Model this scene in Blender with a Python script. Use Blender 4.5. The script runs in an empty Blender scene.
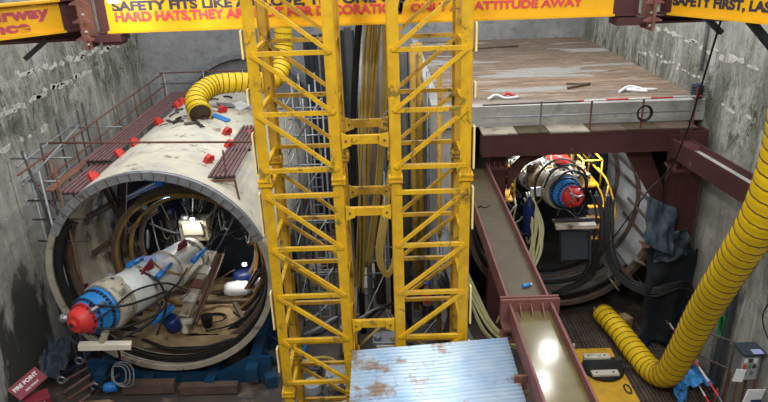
import bpy, math, random
from mathutils import Vector, Matrix, noise
R = math.radians; PI = math.pi
random.seed(7)
scn = bpy.context.scene; col = scn.collection

# ---------------------------------------------------------------- camera
def set_camera():
    pit, yaw, roll = R(22.7), R(0.3), R(2.0)
    fw = Vector((0, math.cos(pit), -math.sin(pit))); rt = Vector((1, 0, 0)); up = rt.cross(fw)
    r2 = rt*math.cos(roll) - up*math.sin(roll); u2 = up*math.cos(roll) + rt*math.sin(roll)
    m = Matrix.Rotation(yaw, 3, 'Z'); fw, r2, u2 = m@fw, m@r2, m@u2
    cd = bpy.data.cameras.new('camera'); cd.sensor_width = 36; cd.lens = 648/768*36
    cd.clip_start = .1; cd.clip_end = 500
    c = bpy.data.objects.new('camera', cd); col.objects.link(c)
    M = Matrix((r2, u2, -fw)).transposed().to_4x4(); M.translation = Vector((0, 0, 13.2))
    c.matrix_world = M; scn.camera = c
set_camera()
# ---------------------------------------------------------------- light
w = bpy.data.worlds.new('sky'); scn.world = w; w.use_nodes = True
bg = w.node_tree.nodes['Background']; bg.inputs[0].default_value = (.86, .93, 1, 1); bg.inputs[1].default_value = 1.25
def area(name, loc, rot, size, power, colr=(1, 1, 1)):
    l = bpy.data.lights.new(name, 'AREA'); l.shape = 'RECTANGLE'; l.size, l.size_y = size; l.energy = power; l.color = colr
    o = bpy.data.objects.new(name, l); o.location = loc; o.rotation_euler = rot; col.objects.link(o); return o
for lx, ly in ((-7, 9), (.5, 9), (7.5, 9), (-7, 17), (.5, 18), (-7, 26), (0, 27), (7.5, 27)):      # unseen fill lamps added over the shaft, small to keep reflections tight
    area('overhead_fill_lamp', (lx, ly, 21), (0, 0, 0), (1.0, 1.0), 330, (1, .97, .92))
area('flood_lamp', (6.1, 21.0, 14.6), (0, 0, 0), (.5, .5), 150, (1, .97, .92))
area('camera_fill_light', (-4, 0, 19), (R(38), 0, 0), (2, 1), 1050, (1, .97, .93))  # two unseen fill lights above the camera, aimed into the shaft
area('camera_fill_light', (5, 0, 19), (R(38), 0, 0), (2, 1), 1050, (1, .97, .93))
v = scn.view_settings; v.view_transform = 'Standard'; v.look = 'None'; v.gamma = 1; v.use_curve_mapping = False
v.exposure = -0.12

# ---------------------------------------------------------------- materials
MATS = {}
def mk(name, c, rough=.6, metal=0, c2=None, scale=3, amt=.5, bump=.15, dirt=None, dscale=1.3, dlev=.58, spec=.4):
    m = bpy.data.materials.new(name); m.use_nodes = True; nt = m.node_tree; N = nt.nodes; L = nt.links
    b = N['Principled BSDF']; b.inputs['Roughness'].default_value = rough; b.inputs['Metallic'].default_value = metal
    b.inputs['Specular IOR Level'].default_value = spec
    tc = N.new('ShaderNodeNewGeometry')
    n1 = N.new('ShaderNodeTexNoise'); n1.inputs['Scale'].default_value = scale; n1.inputs['Detail'].default_value = 6
    L.new(tc.outputs['Position'], n1.inputs['Vector'])
    mx = N.new('ShaderNodeMix'); mx.data_type = 'RGBA'
    mr = N.new('ShaderNodeMapRange'); mr.inputs[1].default_value = .35; mr.inputs[2].default_value = .7; mr.inputs[4].default_value = amt
    L.new(n1.outputs[0], mr.inputs[0]); L.new(mr.outputs[0], mx.inputs[0])
    c2 = c2 or tuple(x*.6 for x in c)
    mx.inputs[6].default_value = (*c, 1); mx.inputs[7].default_value = (*c2, 1)
    out = mx.outputs[2]
    if dirt:
        n2 = N.new('ShaderNodeTexNoise'); n2.inputs['Scale'].default_value = dscale; n2.inputs['Detail'].default_value = 10; n2.inputs['Roughness'].default_value = .7
        L.new(tc.outputs['Position'], n2.inputs['Vector'])
        m2 = N.new('ShaderNodeMapRange'); m2.inputs[1].default_value = dlev; m2.inputs[2].default_value = dlev+.06
        L.new(n2.outputs[0], m2.inputs[0])
        x2 = N.new('ShaderNodeMix'); x2.data_type = 'RGBA'; L.new(m2.outputs[0], x2.inputs[0]); L.new(out, x2.inputs[6]); x2.inputs[7].default_value = (*dirt, 1)
        out = x2.outputs[2]
    L.new(out, b.inputs['Base Color'])
    if bump:
        bp = N.new('ShaderNodeBump'); bp.inputs['Strength'].default_value = bump; bp.inputs['Distance'].default_value = .03
        L.new(n1.outputs[0], bp.inputs['Height']); L.new(bp.outputs[0], b.inputs['Normal'])
    MATS[name] = m; return m
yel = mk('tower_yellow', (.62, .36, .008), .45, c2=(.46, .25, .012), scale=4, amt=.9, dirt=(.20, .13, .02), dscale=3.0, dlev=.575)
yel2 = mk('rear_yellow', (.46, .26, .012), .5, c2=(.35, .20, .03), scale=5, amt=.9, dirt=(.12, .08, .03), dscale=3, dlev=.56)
byel = mk('girder_yellow', (.72, .38, .008), .42, c2=(.58, .29, .01), scale=2, amt=.6, dirt=(.35, .22, .04), dscale=2.2, dlev=.66, bump=.05)
pale = mk('pale_yellow', (.80, .66, .30), .5, scale=4)
purple = mk('oxide_purple', (.075, .029, .026), .6, spec=.25, c2=(.06, .02, .022), scale=2.5, amt=.8, dirt=(.20, .13, .10), dscale=3, dlev=.64)
rust = mk('rust_steel', (.19, .075, .045), .75, c2=(.10, .05, .04), scale=6, amt=.9)
flange = mk('flange_red', (.19, .075, .065), .6, spec=.3, c2=(.14, .05, .045), scale=4, amt=.8)
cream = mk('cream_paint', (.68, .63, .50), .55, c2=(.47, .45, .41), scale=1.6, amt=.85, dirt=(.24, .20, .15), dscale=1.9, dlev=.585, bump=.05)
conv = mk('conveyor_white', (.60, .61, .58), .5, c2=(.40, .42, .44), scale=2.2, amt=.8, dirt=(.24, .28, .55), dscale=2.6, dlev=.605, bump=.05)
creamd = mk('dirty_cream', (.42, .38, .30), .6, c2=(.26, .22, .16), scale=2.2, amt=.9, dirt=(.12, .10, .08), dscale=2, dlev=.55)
white = mk('white_paint', (.78, .79, .80), .5, c2=(.62, .63, .65), scale=3, amt=.5)
grey = mk('grey_steel', (.30, .31, .33), .45, metal=.4, c2=(.18, .19, .21), scale=4, amt=.8, dirt=(.12, .09, .07), dscale=3, dlev=.6)
galv = mk('galvanised_tube', (.30, .31, .32), .4, metal=.6, c2=(.16, .16, .17), scale=6, amt=.7)
dark = mk('dark_steel', (.045, .047, .055), .5, metal=.3, c2=(.08, .065, .05), scale=3, amt=.8)
darkb = mk('blue_black_steel', (.035, .045, .065), .45, metal=.3, c2=(.02, .025, .035), scale=3, amt=.8)
rubber = mk('black_rubber', (.014, .014, .016), .5, spec=.25, c2=(.03, .028, .026), scale=4, amt=.6)
blue = mk('blue_paint', (.02, .20, .55), .4, c2=(.02, .13, .38), scale=4, amt=.6)
teal = mk('cradle_blue', (.006, .055, .13), .5, c2=(.01, .03, .06), scale=2, amt=.9, dirt=(.05, .04, .04), dscale=2, dlev=.55)
navy = mk('navy_paint', (.01, .025, .12), .4, scale=4)
red = mk('red_paint', (.62, .035, .03), .45, c2=(.42, .03, .03), scale=4, amt=.5)
maroon = mk('maroon_paint', (.22, .02, .035), .5, c2=(.14, .02, .03), scale=4)
gold = mk('brown_gold', (.42, .24, .06), .5, metal=.3, c2=(.12, .07, .03), scale=3, amt=.8)
brown = mk('brown_steel', (.13, .085, .06), .6, c2=(.07, .05, .04), scale=3, amt=.8)
wood = mk('plank_wood', (.36, .25, .14), .75, c2=(.24, .16, .09), scale=5, amt=.8)
tanmud = mk('tan_mud', (.50, .36, .19), .8, c2=(.28, .20, .11), scale=2.2, amt=.8, dirt=(.16, .12, .08), dscale=1.8, dlev=.6, bump=.6)
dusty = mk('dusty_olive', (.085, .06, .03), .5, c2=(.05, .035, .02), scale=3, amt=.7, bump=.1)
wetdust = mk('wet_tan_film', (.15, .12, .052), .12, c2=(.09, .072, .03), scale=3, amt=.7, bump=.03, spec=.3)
tarpm = mk('grey_tarp', (.045, .06, .08), .6, spec=.25, c2=(.025, .035, .05), scale=3, amt=.8, bump=.4)
btarp = mk('blue_tarp', (.04, .24, .55), .45, c2=(.03, .16, .42), scale=3, amt=.6, bump=.3)
hoseY = mk('ochre_hose', (.42, .30, .07), .5, c2=(.30, .20, .05), scale=5)
hoseP = mk('pale_hose', (.52, .50, .26), .5, c2=(.36, .34, .18), scale=5)
orange = mk('orange_plate', (.78, .36, .02), .5, c2=(.6, .28, .03), scale=4)
plateY = mk('plate_yellow', (.72, .40, .02), .5, c2=(.5, .28, .03), scale=3, amt=.7, dirt=(.2, .12, .05), dscale=3, dlev=.6)
letterR = mk('letter_red', (.62, .06, .06), .5, c2=(.48, .05, .06), scale=8, bump=0)
letterD = mk('letter_dark', (.035, .03, .05), .5, scale=8, bump=0)
letterP = mk('letter_purple_red', (.42, .06, .10), .5, scale=8, bump=0)
letterW = mk('letter_white', (.85, .85, .85), .5, scale=8, bump=0)
green = mk('green_paint', (.03, .30, .10), .5, scale=4)
skinm = mk('skin', (.34, .19, .12), .6, bump=0)
trous = mk('dark_trousers', (.03, .035, .05), .8)
hivis = mk('hivis_vest', (.75, .05, .04), .7, bump=0)
bundlem = mk('grey_sleeve', (.25, .27, .30), .6, c2=(.14, .15, .17), scale=3)

def slab_mat(name, base, streak=True, mud=False):
    m = bpy.data.materials.new(name); m.use_nodes = True; nt = m.node_tree; N = nt.nodes; L = nt.links
    b = N['Principled BSDF']; b.inputs['Roughness'].default_value = .85
    g = N.new('ShaderNodeNewGeometry')
    def noise_(scale, vec=(1, 1, 1), detail=8, rough=.6, dist=0):
        mp = N.new('ShaderNodeMapping'); mp.inputs['Scale'].default_value = vec; L.new(g.outputs['Position'], mp.inputs[0])
        n = N.new('ShaderNodeTexNoise'); n.inputs['Scale'].default_value = scale; n.inputs['Detail'].default_value = detail
        n.inputs['Roughness'].default_value = rough; n.inputs['Distortion'].default_value = dist; L.new(mp.outputs[0], n.inputs['Vector']); return n.outputs[0]
    def mrange(s, a, bb, c=0, d=1):
        r = N.new('ShaderNodeMapRange'); r.inputs[1].default_value = a; r.inputs[2].default_value = bb; r.inputs[3].default_value = c; r.inputs[4].default_value = d
        L.new(s, r.inputs[0]); return r.outputs[0]
    def mix(f, a, bcol):
        x = N.new('ShaderNodeMix'); x.data_type = 'RGBA'; L.new(f, x.inputs[0])
        if isinstance(a, tuple): x.inputs[6].default_value = (*a, 1)
        else: L.new(a, x.inputs[6])
        x.inputs[7].default_value = (*bcol, 1); return x.outputs[2]
    def mul(a, b_):
        x = N.new('ShaderNodeMath'); x.operation = 'MULTIPLY'; L.new(a, x.inputs[0])
        if isinstance(b_, float): x.inputs[1].default_value = b_
        else: L.new(b_, x.inputs[1])
        return x.outputs[0]
    lo = tuple(x*.55 for x in base); hi = tuple(min(1, x*1.35) for x in base)
    c = mix(mrange(noise_(.7, detail=12, rough=.65), .32, .68), tuple(x*.68 for x in base), tuple(min(1, x*1.2) for x in base))
    c = mix(mul(mrange(noise_(3.5, dist=.5), .52, .68), .55), c, tuple(x*.45 for x in base))
    if streak:
        c = mix(mul(mrange(noise_(1.6, (1, 1, .12), 10, .75, .4), .44, .66), .8), c, tuple(x*.42 for x in base))
        c = mix(mul(mrange(noise_(2.4, (1, 1, .09), 10, .75, .3), .52, .68), .75), c, tuple(min(1, x*1.45) for x in base))
        c = mix(mul(mrange(noise_(4.2, detail=12, rough=.85, dist=1.2), .54, .64), .7), c, tuple(x*.33 for x in base))
        sx = N.new('ShaderNodeSeparateXYZ'); L.new(g.outputs['Position'], sx.inputs[0])
        ad = N.new('ShaderNodeMath'); ad.operation = 'ADD'; L.new(sx.outputs[1], ad.inputs[0]); L.new(noise_(.7), ad.inputs[1])
        pp = N.new('ShaderNodeMath'); pp.operation = 'PINGPONG'; L.new(ad.outputs[0], pp.inputs[0]); pp.inputs[1].default_value = 1.4
        j = mrange(pp.outputs[0], 0, .05, 1, 0)
        c = mix(mul(j, mrange(noise_(2), .38, .55)), c, tuple(x*.22 for x in base))
        # rough light break-out marks where inserts were cut away, in rows
        az = N.new('ShaderNodeMath'); az.operation = 'ADD'; L.new(sx.outputs[2], az.inputs[0]); L.new(mrange(noise_(.9), 0, 1, -.5, .5), az.inputs[1])
        p2 = N.new('ShaderNodeMath'); p2.operation = 'PINGPONG'; L.new(az.outputs[0], p2.inputs[0]); p2.inputs[1].default_value = .9
        band = mrange(p2.outputs[0], 0, .30, 1, 0)
        c = mix(mul(band, mrange(noise_(3.0, (1, 1, 2.2), 12, .8, .7), .55, .60)), c, (.60, .58, .52))
        c = mix(mul(band, mrange(noise_(3.6, (1, 1, 2.0), 12, .8, 1.2), .56, .62)), c, (.06, .055, .045))
        zz = mul(mrange(sx.outputs[2], 6.3, 7.8, 0, 1), mrange(sx.outputs[2], 8.3, 10.5, 1, .25))
        c = mix(mul(mul(zz, mrange(noise_(.9, (1, 1, .45), 12, .85, .9), .46, .55)), .9), c, (.10, .11, .075))
        c = mix(mul(zz, mrange(noise_(1.9, (1, 1, .6), 12, .85, .9), .53, .57)), c, (.035, .048, .025))
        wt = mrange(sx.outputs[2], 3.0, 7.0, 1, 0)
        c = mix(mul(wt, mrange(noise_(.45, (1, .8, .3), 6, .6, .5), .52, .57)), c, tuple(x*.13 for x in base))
    if mud:
        sx = N.new('ShaderNodeSeparateXYZ'); L.new(g.outputs['Position'], sx.inputs[0])
        ny = mrange(sx.outputs[1], 19.3, 20.6)
        f1 = mrange(noise_(.9, (.5, 2.0, 1), 10, .75, .9), .33, .50)
        c = mix(mul(f1, ny), c, (.30, .195, .12))
        far = mrange(sx.outputs[1], 24.5, 29)
        c = mix(mul(mrange(noise_(.9, (.35, 2.2, 1), 9, .7, .6), .34, .48), far), c, (.13, .085, .06))
        c = mix(mul(mrange(noise_(1.0, (.35, 2.6, 1), 12, .8, .8), .43, .56), .85), c, (.125, .085, .06))
        c = mix(mul(mrange(noise_(3.5, (.5, 2.0, 1), 12, .85, .8), .54, .62), .8), c, (.50, .42, .33))
        c = mix(mul(mrange(noise_(2.2, (.3, 3.0, 1), 12, .85, 1.0), .53, .60), ny), c, (.17, .115, .08))
        f3 = mrange(noise_(.55, (.4, 1.5, 1), 3, .5, .3), .60, .62)
        c = mix(f3, c, (.40, .39, .37))
        L.new(mrange(f3, 0, 1, .8, .18), b.inputs['Roughness'])
    L.new(c, b.inputs['Base Color'])
    bp = N.new('ShaderNodeBump'); bp.inputs['Strength'].default_value = .5; bp.inputs['Distance'].default_value = .06
    L.new(noise_(2.5, detail=10, rough=.7), bp.inputs['Height']); L.new(bp.outputs[0], b.inputs['Normal'])
    return m
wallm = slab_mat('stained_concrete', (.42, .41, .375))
endm = slab_mat('end_wall_concrete', (.27, .275, .28), streak=False)
spall = mk('pale_spall', (.62, .60, .54), .9, c2=(.34, .32, .28), scale=5, amt=1, bump=.6)
concm = slab_mat('plain_concrete', (.42, .41, .39), streak=False)
mudm = slab_mat('muddy_slab', (.42, .41, .39), streak=False, mud=True)
dfloor = mk('dark_wet_ground', (.05, .045, .045), .5, c2=(.09, .07, .055), scale=1.5, amt=1, dirt=(.16, .12, .09), dscale=.8, dlev=.56, bump=.8)
bfloor = mk('brown_ribbed_floor', (.085, .06, .05), .6, c2=(.05, .04, .035), scale=4, amt=.8)

def band_mat(name, c, dk, axis, period, duty, rough=.5):
    """Colour bands of paint or rust along one object axis."""
    m = mk(name, c, rough); nt = m.node_tree; N = nt.nodes; L = nt.links
    b = N['Principled BSDF']; src = b.inputs['Base Color'].links[0].from_socket
    g = N.new('ShaderNodeNewGeometry'); s = N.new('ShaderNodeSeparateXYZ'); L.new(g.outputs['Position'], s.inputs[0])
    md = N.new('ShaderNodeMath'); md.operation = 'FRACT'; dv = N.new('ShaderNodeMath'); dv.operation = 'DIVIDE'; dv.inputs[1].default_value = period
    L.new(s.outputs[axis], dv.inputs[0]); L.new(dv.outputs[0], md.inputs[0])
    lt = N.new('ShaderNodeMath'); lt.operation = 'LESS_THAN'; lt.inputs[1].default_value = duty; L.new(md.outputs[0], lt.inputs[0])
    x = N.new('ShaderNodeMix'); x.data_type = 'RGBA'; L.new(lt.outputs[0], x.inputs[0]); L.new(src, x.inputs[6]); x.inputs[7].default_value = (*dk, 1)
    L.new(x.outputs[2], b.inputs['Base Color']); return m
redwhiteX = band_mat('red_white_x', (.8, .78, .75), (.6, .04, .04), 0, 1.3, .5)
redwhiteY = band_mat('red_white_y', (.8, .78, .75), (.6, .04, .04), 1, 1.3, .5)
# galvanised sheet with rust patches
roofm = mk('galvanised_sheet', (.34, .50, .70), .42, metal=.30, c2=(.52, .62, .72), scale=2.0, amt=1, dirt=(.30, .22, .17), dscale=.95, dlev=.525, bump=.05, spec=.6)
ductm = mk('duct_yellow', (.80, .53, .006), .48, c2=(.62, .38, .01), scale=2, amt=.6, bump=.25)
ductr = mk('duct_band', (.10, .05, .012), .6)
def emis(name, c, s):
    m = bpy.data.materials.new(name); m.use_nodes = True; b = m.node_tree.nodes['Principled BSDF']
    b.inputs['Emission Color'].default_value = (*c, 1); b.inputs['Emission Strength'].default_value = s; b.inputs['Base Color'].default_value = (*c, 1); return m
lampm = emis('lamp_face', (1, .98, .92), 30)

# ---------------------------------------------------------------- mesh builder
class MB:
    def __init__(s): s.v = []; s.f = []; s.sm = []
    def add(s, vs, fs, smooth=False):
        o = len(s.v); s.v += [Vector(x) for x in vs]; s.f += [tuple(i+o for i in f) for f in fs]; s.sm += [smooth]*len(fs); return s
    def frame(s, o, X, Y, Z, sx, sy, sz):
        vs = [o + X*(a*sx/2) + Y*(b*sy/2) + Z*(c*sz/2) for a in (-1, 1) for b in (-1, 1) for c in (-1, 1)]
        return s.add(vs, [(0, 1, 3, 2), (4, 6, 7, 5), (0, 4, 5, 1), (2, 3, 7, 6), (0, 2, 6, 4), (1, 5, 7, 3)])
    def box(s, x0, x1, y0, y1, z0, z1):
        return s.frame(Vector(((x0+x1)/2, (y0+y1)/2, (z0+z1)/2)), Vector((1, 0, 0)), Vector((0, 1, 0)), Vector((0, 0, 1)), x1-x0, y1-y0, z1-z0)
    def rbox(s, c, size, rz=0, rx=0, ry=0):
        M = Matrix.Rotation(rz, 3, 'Z')@Matrix.Rotation(ry, 3, 'Y')@Matrix.Rotation(rx, 3, 'X')
        return s.frame(Vector(c), M.col[0], M.col[1], M.col[2], *size)
    def bar(s, p, q, a, b=None, up=(0, 0, 1), ext=0):
        p, q = Vector(p), Vector(q); d = (q-p).normalized(); u = Vector(up)
        if abs(d.dot(u)) > .98: u = Vector((0, 1, 0))
        X = d.cross(u).normalized(); Z = X.cross(d)
        return s.frame((p+q)/2, X, d, Z, a, (q-p).length+ext, b or a)
    def ib(s, p, q, wid, h, tf, tw, up=(0, 0, 1)):
        """I section: flanges stacked along up, web between them"""
        p, q = Vector(p), Vector(q); d = (q-p).normalized(); u = Vector(up); X = d.cross(u).normalized(); Z = X.cross(d)
        c = (p+q)/2; l = (q-p).length
        s.frame(c+Z*(h-tf)/2, X, d, Z, wid, l, tf); s.frame(c-Z*(h-tf)/2, X, d, Z, wid, l, tf)
        return s.frame(c, X, d, Z, tw, l, h-2*tf)
    def lathe(s, p, q, prof, n=24, smooth=True, caps=True):
        """prof: (distance along p->q in metres, radius)"""
        p, q = Vector(p), Vector(q); d = (q-p).normalized(); u = Vector((0, 0, 1)) if abs(d.z) < .9 else Vector((1, 0, 0))
        X = d.cross(u).normalized(); Z = X.cross(d); o = len(s.v)
        for t, r in prof:
            for k in range(n):
                a = 2*PI*k/n; s.v.append(p+d*t+X*(math.cos(a)*r)+Z*(math.sin(a)*r))
        for i in range(len(prof)-1):
            for k in range(n):
                k2 = (k+1) % n; s.f.append((o+i*n+k, o+i*n+k2, o+(i+1)*n+k2, o+(i+1)*n+k)); s.sm.append(smooth and abs(prof[i][0]-prof[i+1][0]) > 1e-6)
        if caps:
            s.f.append(tuple(o+k for k in range(n))[::-1]); s.sm.append(False)
            m = o+(len(prof)-1)*n; s.f.append(tuple(m+k for k in range(n))); s.sm.append(False)
        return s
    def cyl(s, p, q, r, n=16, r2=None):
        L = (Vector(q)-Vector(p)).length; return s.lathe(p, q, [(0, r), (L, r if r2 is None else r2)], n)
    def tube(s, pts, r, n=8, closed=False, rf=None):
        pts = [Vector(x) for x in pts]; N_ = len(pts); o = len(s.v); prev = None
        for i, p in enumerate(pts):
            a = pts[(i-1) % N_] if (closed or i > 0) else p; b = pts[(i+1) % N_] if (closed or i < N_-1) else p
            d = (b-a).normalized()
            if prev is None:
                u = Vector((0, 0, 1)) if abs(d.z) < .9 else Vector((0, 1, 0)); X = d.cross(u).normalized()
            else: X = (prev - d*prev.dot(d)).normalized()
            prev = X; Z = X.cross(d); rr = rf(i/(N_-1), i) if rf else r
            for k in range(n):
                t = 2*PI*k/n; s.v.append(p+X*(math.cos(t)*rr)+Z*(math.sin(t)*rr))
        M_ = N_ if closed else N_-1
        for i in range(M_):
            for k in range(n):
                k2 = (k+1) % n; j = (i+1) % N_; s.f.append((o+i*n+k, o+j*n+k, o+j*n+k2, o+i*n+k2)); s.sm.append(True)
        if not closed:
            s.f.append(tuple(o+k for k in range(n))); s.f.append(tuple(o+(N_-1)*n+k for k in range(n))[::-1]); s.sm += [False, False]
        return s
    def ring(s, c, ri, ro, y0, y1, a0=0, a1=360, n=64):
        """annular band around the Y axis; angle 0 = +x, 90 = up"""
        full = abs(a1-a0) >= 360; m = n if full else n+1; o = len(s.v)
        for k in range(m):
            a = R(a0+(a1-a0)*k/n); ca, sa = math.cos(a), math.sin(a)
            for r, y in ((ri, y0), (ro, y0), (ro, y1), (ri, y1)): s.v.append(Vector((c[0]+ca*r, y, c[1]+sa*r)))
        for k in range(n):
            j = (k+1) % m
            for e in range(4):
                e2 = (e+1) % 4; s.f.append((o+k*4+e, o+k*4+e2, o+j*4+e2, o+j*4+e)); s.sm.append(e in (1, 3))
        if not full:
            s.f.append((o, o+3, o+2, o+1)); s.f.append((o+n*4, o+n*4+1, o+n*4+2, o+n*4+3)); s.sm += [False]*2
        return s
    def prism(s, poly, o, U, V, t):
        o, U, V = Vector(o), Vector(U), Vector(V); W = U.cross(V).normalized()*t; n = len(poly)
        vs = [o+U*a+V*b for a, b in poly]+[o+U*a+V*b+W for a, b in poly]
        return s.add(vs, [tuple(range(n))[::-1], tuple(range(n, 2*n))]+[(i, (i+1) % n, n+(i+1) % n, n+i) for i in range(n)])
    def build(s, name, mat, parent=None, bevel=0):
        me = bpy.data.meshes.new(name)
        if parent is not None: off = Vector(parent['_o'])
        else:
            xs = [p.x for p in s.v]; ys = [p.y for p in s.v]; off = Vector(((min(xs)+max(xs))/2, (min(ys)+max(ys))/2, min(p.z for p in s.v)))
        me.from_pydata([p-off for p in s.v], [], s.f); me.validate()
        if len(me.polygons) == len(s.sm): me.polygons.foreach_set('use_smooth', s.sm)
        me.materials.append(mat); me.update()
        o = bpy.data.objects.new(name, me); col.objects.link(o); o['_o'] = tuple(off)
        if parent is not None: o.parent = parent
        else: o.location = off
        if bevel:
            b = o.modifiers.new('bevel', 'BEVEL'); b.width = bevel; b.segments = 2; b.limit_method = 'ANGLE'
        return o
def tag(o, label, cat, group=None, kind=None):
    o['label'] = label; o['category'] = cat
    if group: o['group'] = group
    if kind: o['kind'] = kind
    return o
def thing(name, loc, label, cat, group=None):
    o = bpy.data.objects.new(name, None); o.empty_display_size = .3; o.location = loc; col.objects.link(o); o['_o'] = tuple(loc)
    return tag(o, label, cat, group)
def struct(name, mb, mat):
    o = mb.build(name, mat); o['kind'] = 'structure'; return o
def lab(o, l): o['label'] = l; return o
def spline(pts, n=8):
    pts = [Vector(p) for p in pts]; P_ = [pts[0]*2-pts[1]]+pts+[pts[-1]*2-pts[-2]]; out = []
    for i in range(1, len(P_)-2):
        a, b, c, d = P_[i-1:i+3]
        for k in range(n):
            t = k/n; out.append(.5*((2*b)+(c-a)*t+(2*a-5*b+4*c-d)*t*t+(3*b-a-3*c+d)*t**3))
    return out+[pts[-1]]
def hose(name, pts, r, mat, label, cat='hose', group=None, n=8, seg=8):
    return tag(MB().tube(spline(pts, seg), r, n).build(name, mat), label, cat, group)
def text(name, s, mat, parent, o, U, V, width, height, depth=.006, bold=.04):
    """Lettering as a mesh, o = lower-left corner, U = reading direction, V = up"""
    cu = bpy.data.curves.new(name, 'FONT'); cu.body = s; cu.size = 1; cu.offset = bold; cu.extrude = .5
    t = bpy.data.objects.new(name, cu); col.objects.link(t); bpy.context.view_layer.update()
    me = bpy.data.meshes.new_from_object(t.evaluated_get(bpy.context.evaluated_depsgraph_get()))
    bpy.data.objects.remove(t)
    xs = [q.co.x for q in me.vertices]; ys = [q.co.y for q in me.vertices]; x0, x1, y0 = min(xs), max(xs), (0 if ',' in s or 'y' in s else min(ys))
    y1 = max(ys); U, V = Vector(U).normalized(), Vector(V).normalized(); W = U.cross(V); off = Vector(parent['_o']) if parent is not None else Vector((0, 0, 0))
    for q in me.vertices:
        a, b, c = q.co; q.co = Vector(o)-off+U*((a-x0)/(x1-x0)*width)+V*((b-y0)/(y1-y0)*height)+W*(c*depth*2+depth)
    me.materials.append(mat); ob = bpy.data.objects.new(name, me); col.objects.link(ob); ob.parent = parent; ob['_o'] = tuple(off); return ob
# ================================================================ the setting
struct('floor', MB().box(-11.7, 9.8, -6, 33, -.6, 0), dfloor)
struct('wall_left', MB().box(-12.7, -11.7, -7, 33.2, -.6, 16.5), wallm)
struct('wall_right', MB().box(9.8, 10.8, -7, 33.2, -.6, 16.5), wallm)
struct('wall_back', MB().box(-11.7, 9.8, 32.2, 33.2, -.6, 14.0), endm)
sl = MB().box(1.75, 9.8, 19.3, 32.2, 7.55, 8.08)
struct('floor_upper', sl, mudm)
struct('trim_1', MB().box(1.75, 9.8, 19.28, 19.62, 7.5, 8.13), concm)          # kerb along the slab edge
struct('wall_pier', MB().box(1.78, 2.55, 19.5, 26, 0, 7.52), concm)
struct('trim_2', MB().box(1.45, 1.75, 19.4, 32.2, 7.2, 8.2), concm)
struct('wall_front', MB().box(-11.7, 9.8, -7, -6, -.6, 16.5), wallm)
# tunnel eye seal rings on the end wall
for cx, nm in ((-6.73, 'trim_3'), (6.1, 'trim_4')):
    struct(nm, MB().ring((cx, 4.2), 3.45, 3.72, 31.85, 32.19), grey)

# rough pale break-outs left on the walls in rows, where fixings were cut away
def breakouts(nm, x, z, y0, y1, n, seed, dz=0, sc=1):
    random.seed(seed); m = MB(); s = 1 if x < 0 else -1
    for i in range(n):
        y = y0+(y1-y0)*(i+random.uniform(.1, .9))/n; zc = z+dz*(y-y0)+random.uniform(-.10, .10); k = random.randint(8, 11); ry_, rz_ = random.uniform(.12, .42)*sc, random.uniform(.05, .14)*sc
        ring_ = [(y+math.cos(2*PI*j/k)*ry_*random.uniform(.5, 1.2), zc+math.sin(2*PI*j/k)*rz_*random.uniform(.5, 1.3)) for j in range(k)]
        vs = [(x-s*.01, p[0], p[1]) for p in ring_]+[(x+s*.014, y+(p[0]-y)*.9, zc+(p[1]-zc)*.9) for p in ring_]
        m.add(vs, [tuple(range(k, 2*k))]+[(j, (j+1) % k, k+(j+1) % k, k+j) for j in range(k)])
    struct(nm, m, spall)
breakouts('trim_5', -11.7, 8.38, 17.8, 26, 26, 1); breakouts('trim_6', -11.7, 9.3, 20.5, 30, 24, 2, -.05)
breakouts('trim_7', 9.8, 9.5, 17.0, 23.5, 16, 3, .02, .8); breakouts('trim_8', 9.8, 8.68, 19.6, 25, 20, 4, 0, .55)
breakouts('trim_9', -11.7, 7.3, 18.2, 22, 5, 6); breakouts('trim_10', 9.8, 8.2, 14.5, 19.0, 5, 8, 0, .8)

# ================================================================ lettered girders across the shaft
def girder(name, p, q, zb, h, label, t0, t1, words, painted=byel):
    """p, q: xy of the face line; t0..t1 painted part"""
    P0, Q0 = Vector((*p, 0)), Vector((*q, 0)); d = (Q0-P0).normalized(); n = Vector((d.y, -d.x, 0)); n = n if n.y < 0 else -n
    L = (Q0-P0).length; at = lambda s, z, o=0: P0+d*s+Vector((0, 0, z))-n*o
    g = thing(name, tuple(at(L/2, zb, .25)), label, 'girder', 'lettered girders across the shaft')
    def seg(a, b, mt, nm):
        if b-a < .01: return
        m = MB(); wf = .34
        m.bar(at(a, zb+.02, .17), at(b, zb+.02, .17), wf, .04); m.bar(at(a, zb+h-.02, .17), at(b, zb+h-.02, .17), wf, .04)
        m.bar(at(a, zb+h/2, .14), at(b, zb+h/2, .14), .03, h-.08); m.build(nm, mt, g)
    seg(0, t0, purple, 'bare_end'); seg(t0, t1, painted, 'painted_face'); seg(t1, L, purple, 'bare_end')
    for s0, z0, wdt, hgt, s, mt in words:
        text('lettering', s, mt, g, at(s0, zb+z0, .123), d, (0, 0, 1), wdt, hgt)
    return g
girder('steel_girder', (-5.55, 13.0), (5.05, 13.0), 11.5, .95,
       'long yellow girder across the shaft lettered about hard hats, behind both lattice masts', .2, 10.1,
       [(.35, .21, 5.62, .175, 'HARD HATS,THEY ARE NOT FOR DECORATION', letterR),
        (.33, .415, 5.70, .17, 'SAFETY FITS LIKE A GLOVE, TRY ONE ON', letterD),
        (6.13, .20, 3.37, .16, 'ONLY AN ATTITUDE AWAY', letterR),
        (6.13, .415, 2.3, .16, 'THEM WITH', letterR),
        (5.86, .17, .22, .62, '/', letterD)])
girder('steel_girder', (-8.5, 10.75), (-5.85, 13.25), 11.55, .62,
       'short yellow girder at upper left lettered about an entrance', 0, 3.25,
       [(1.62, .32, 1.42, .21, 'Stairway', letterP), (1.0, .09, 1.65, .20, 'Entrance', letterP)])
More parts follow.
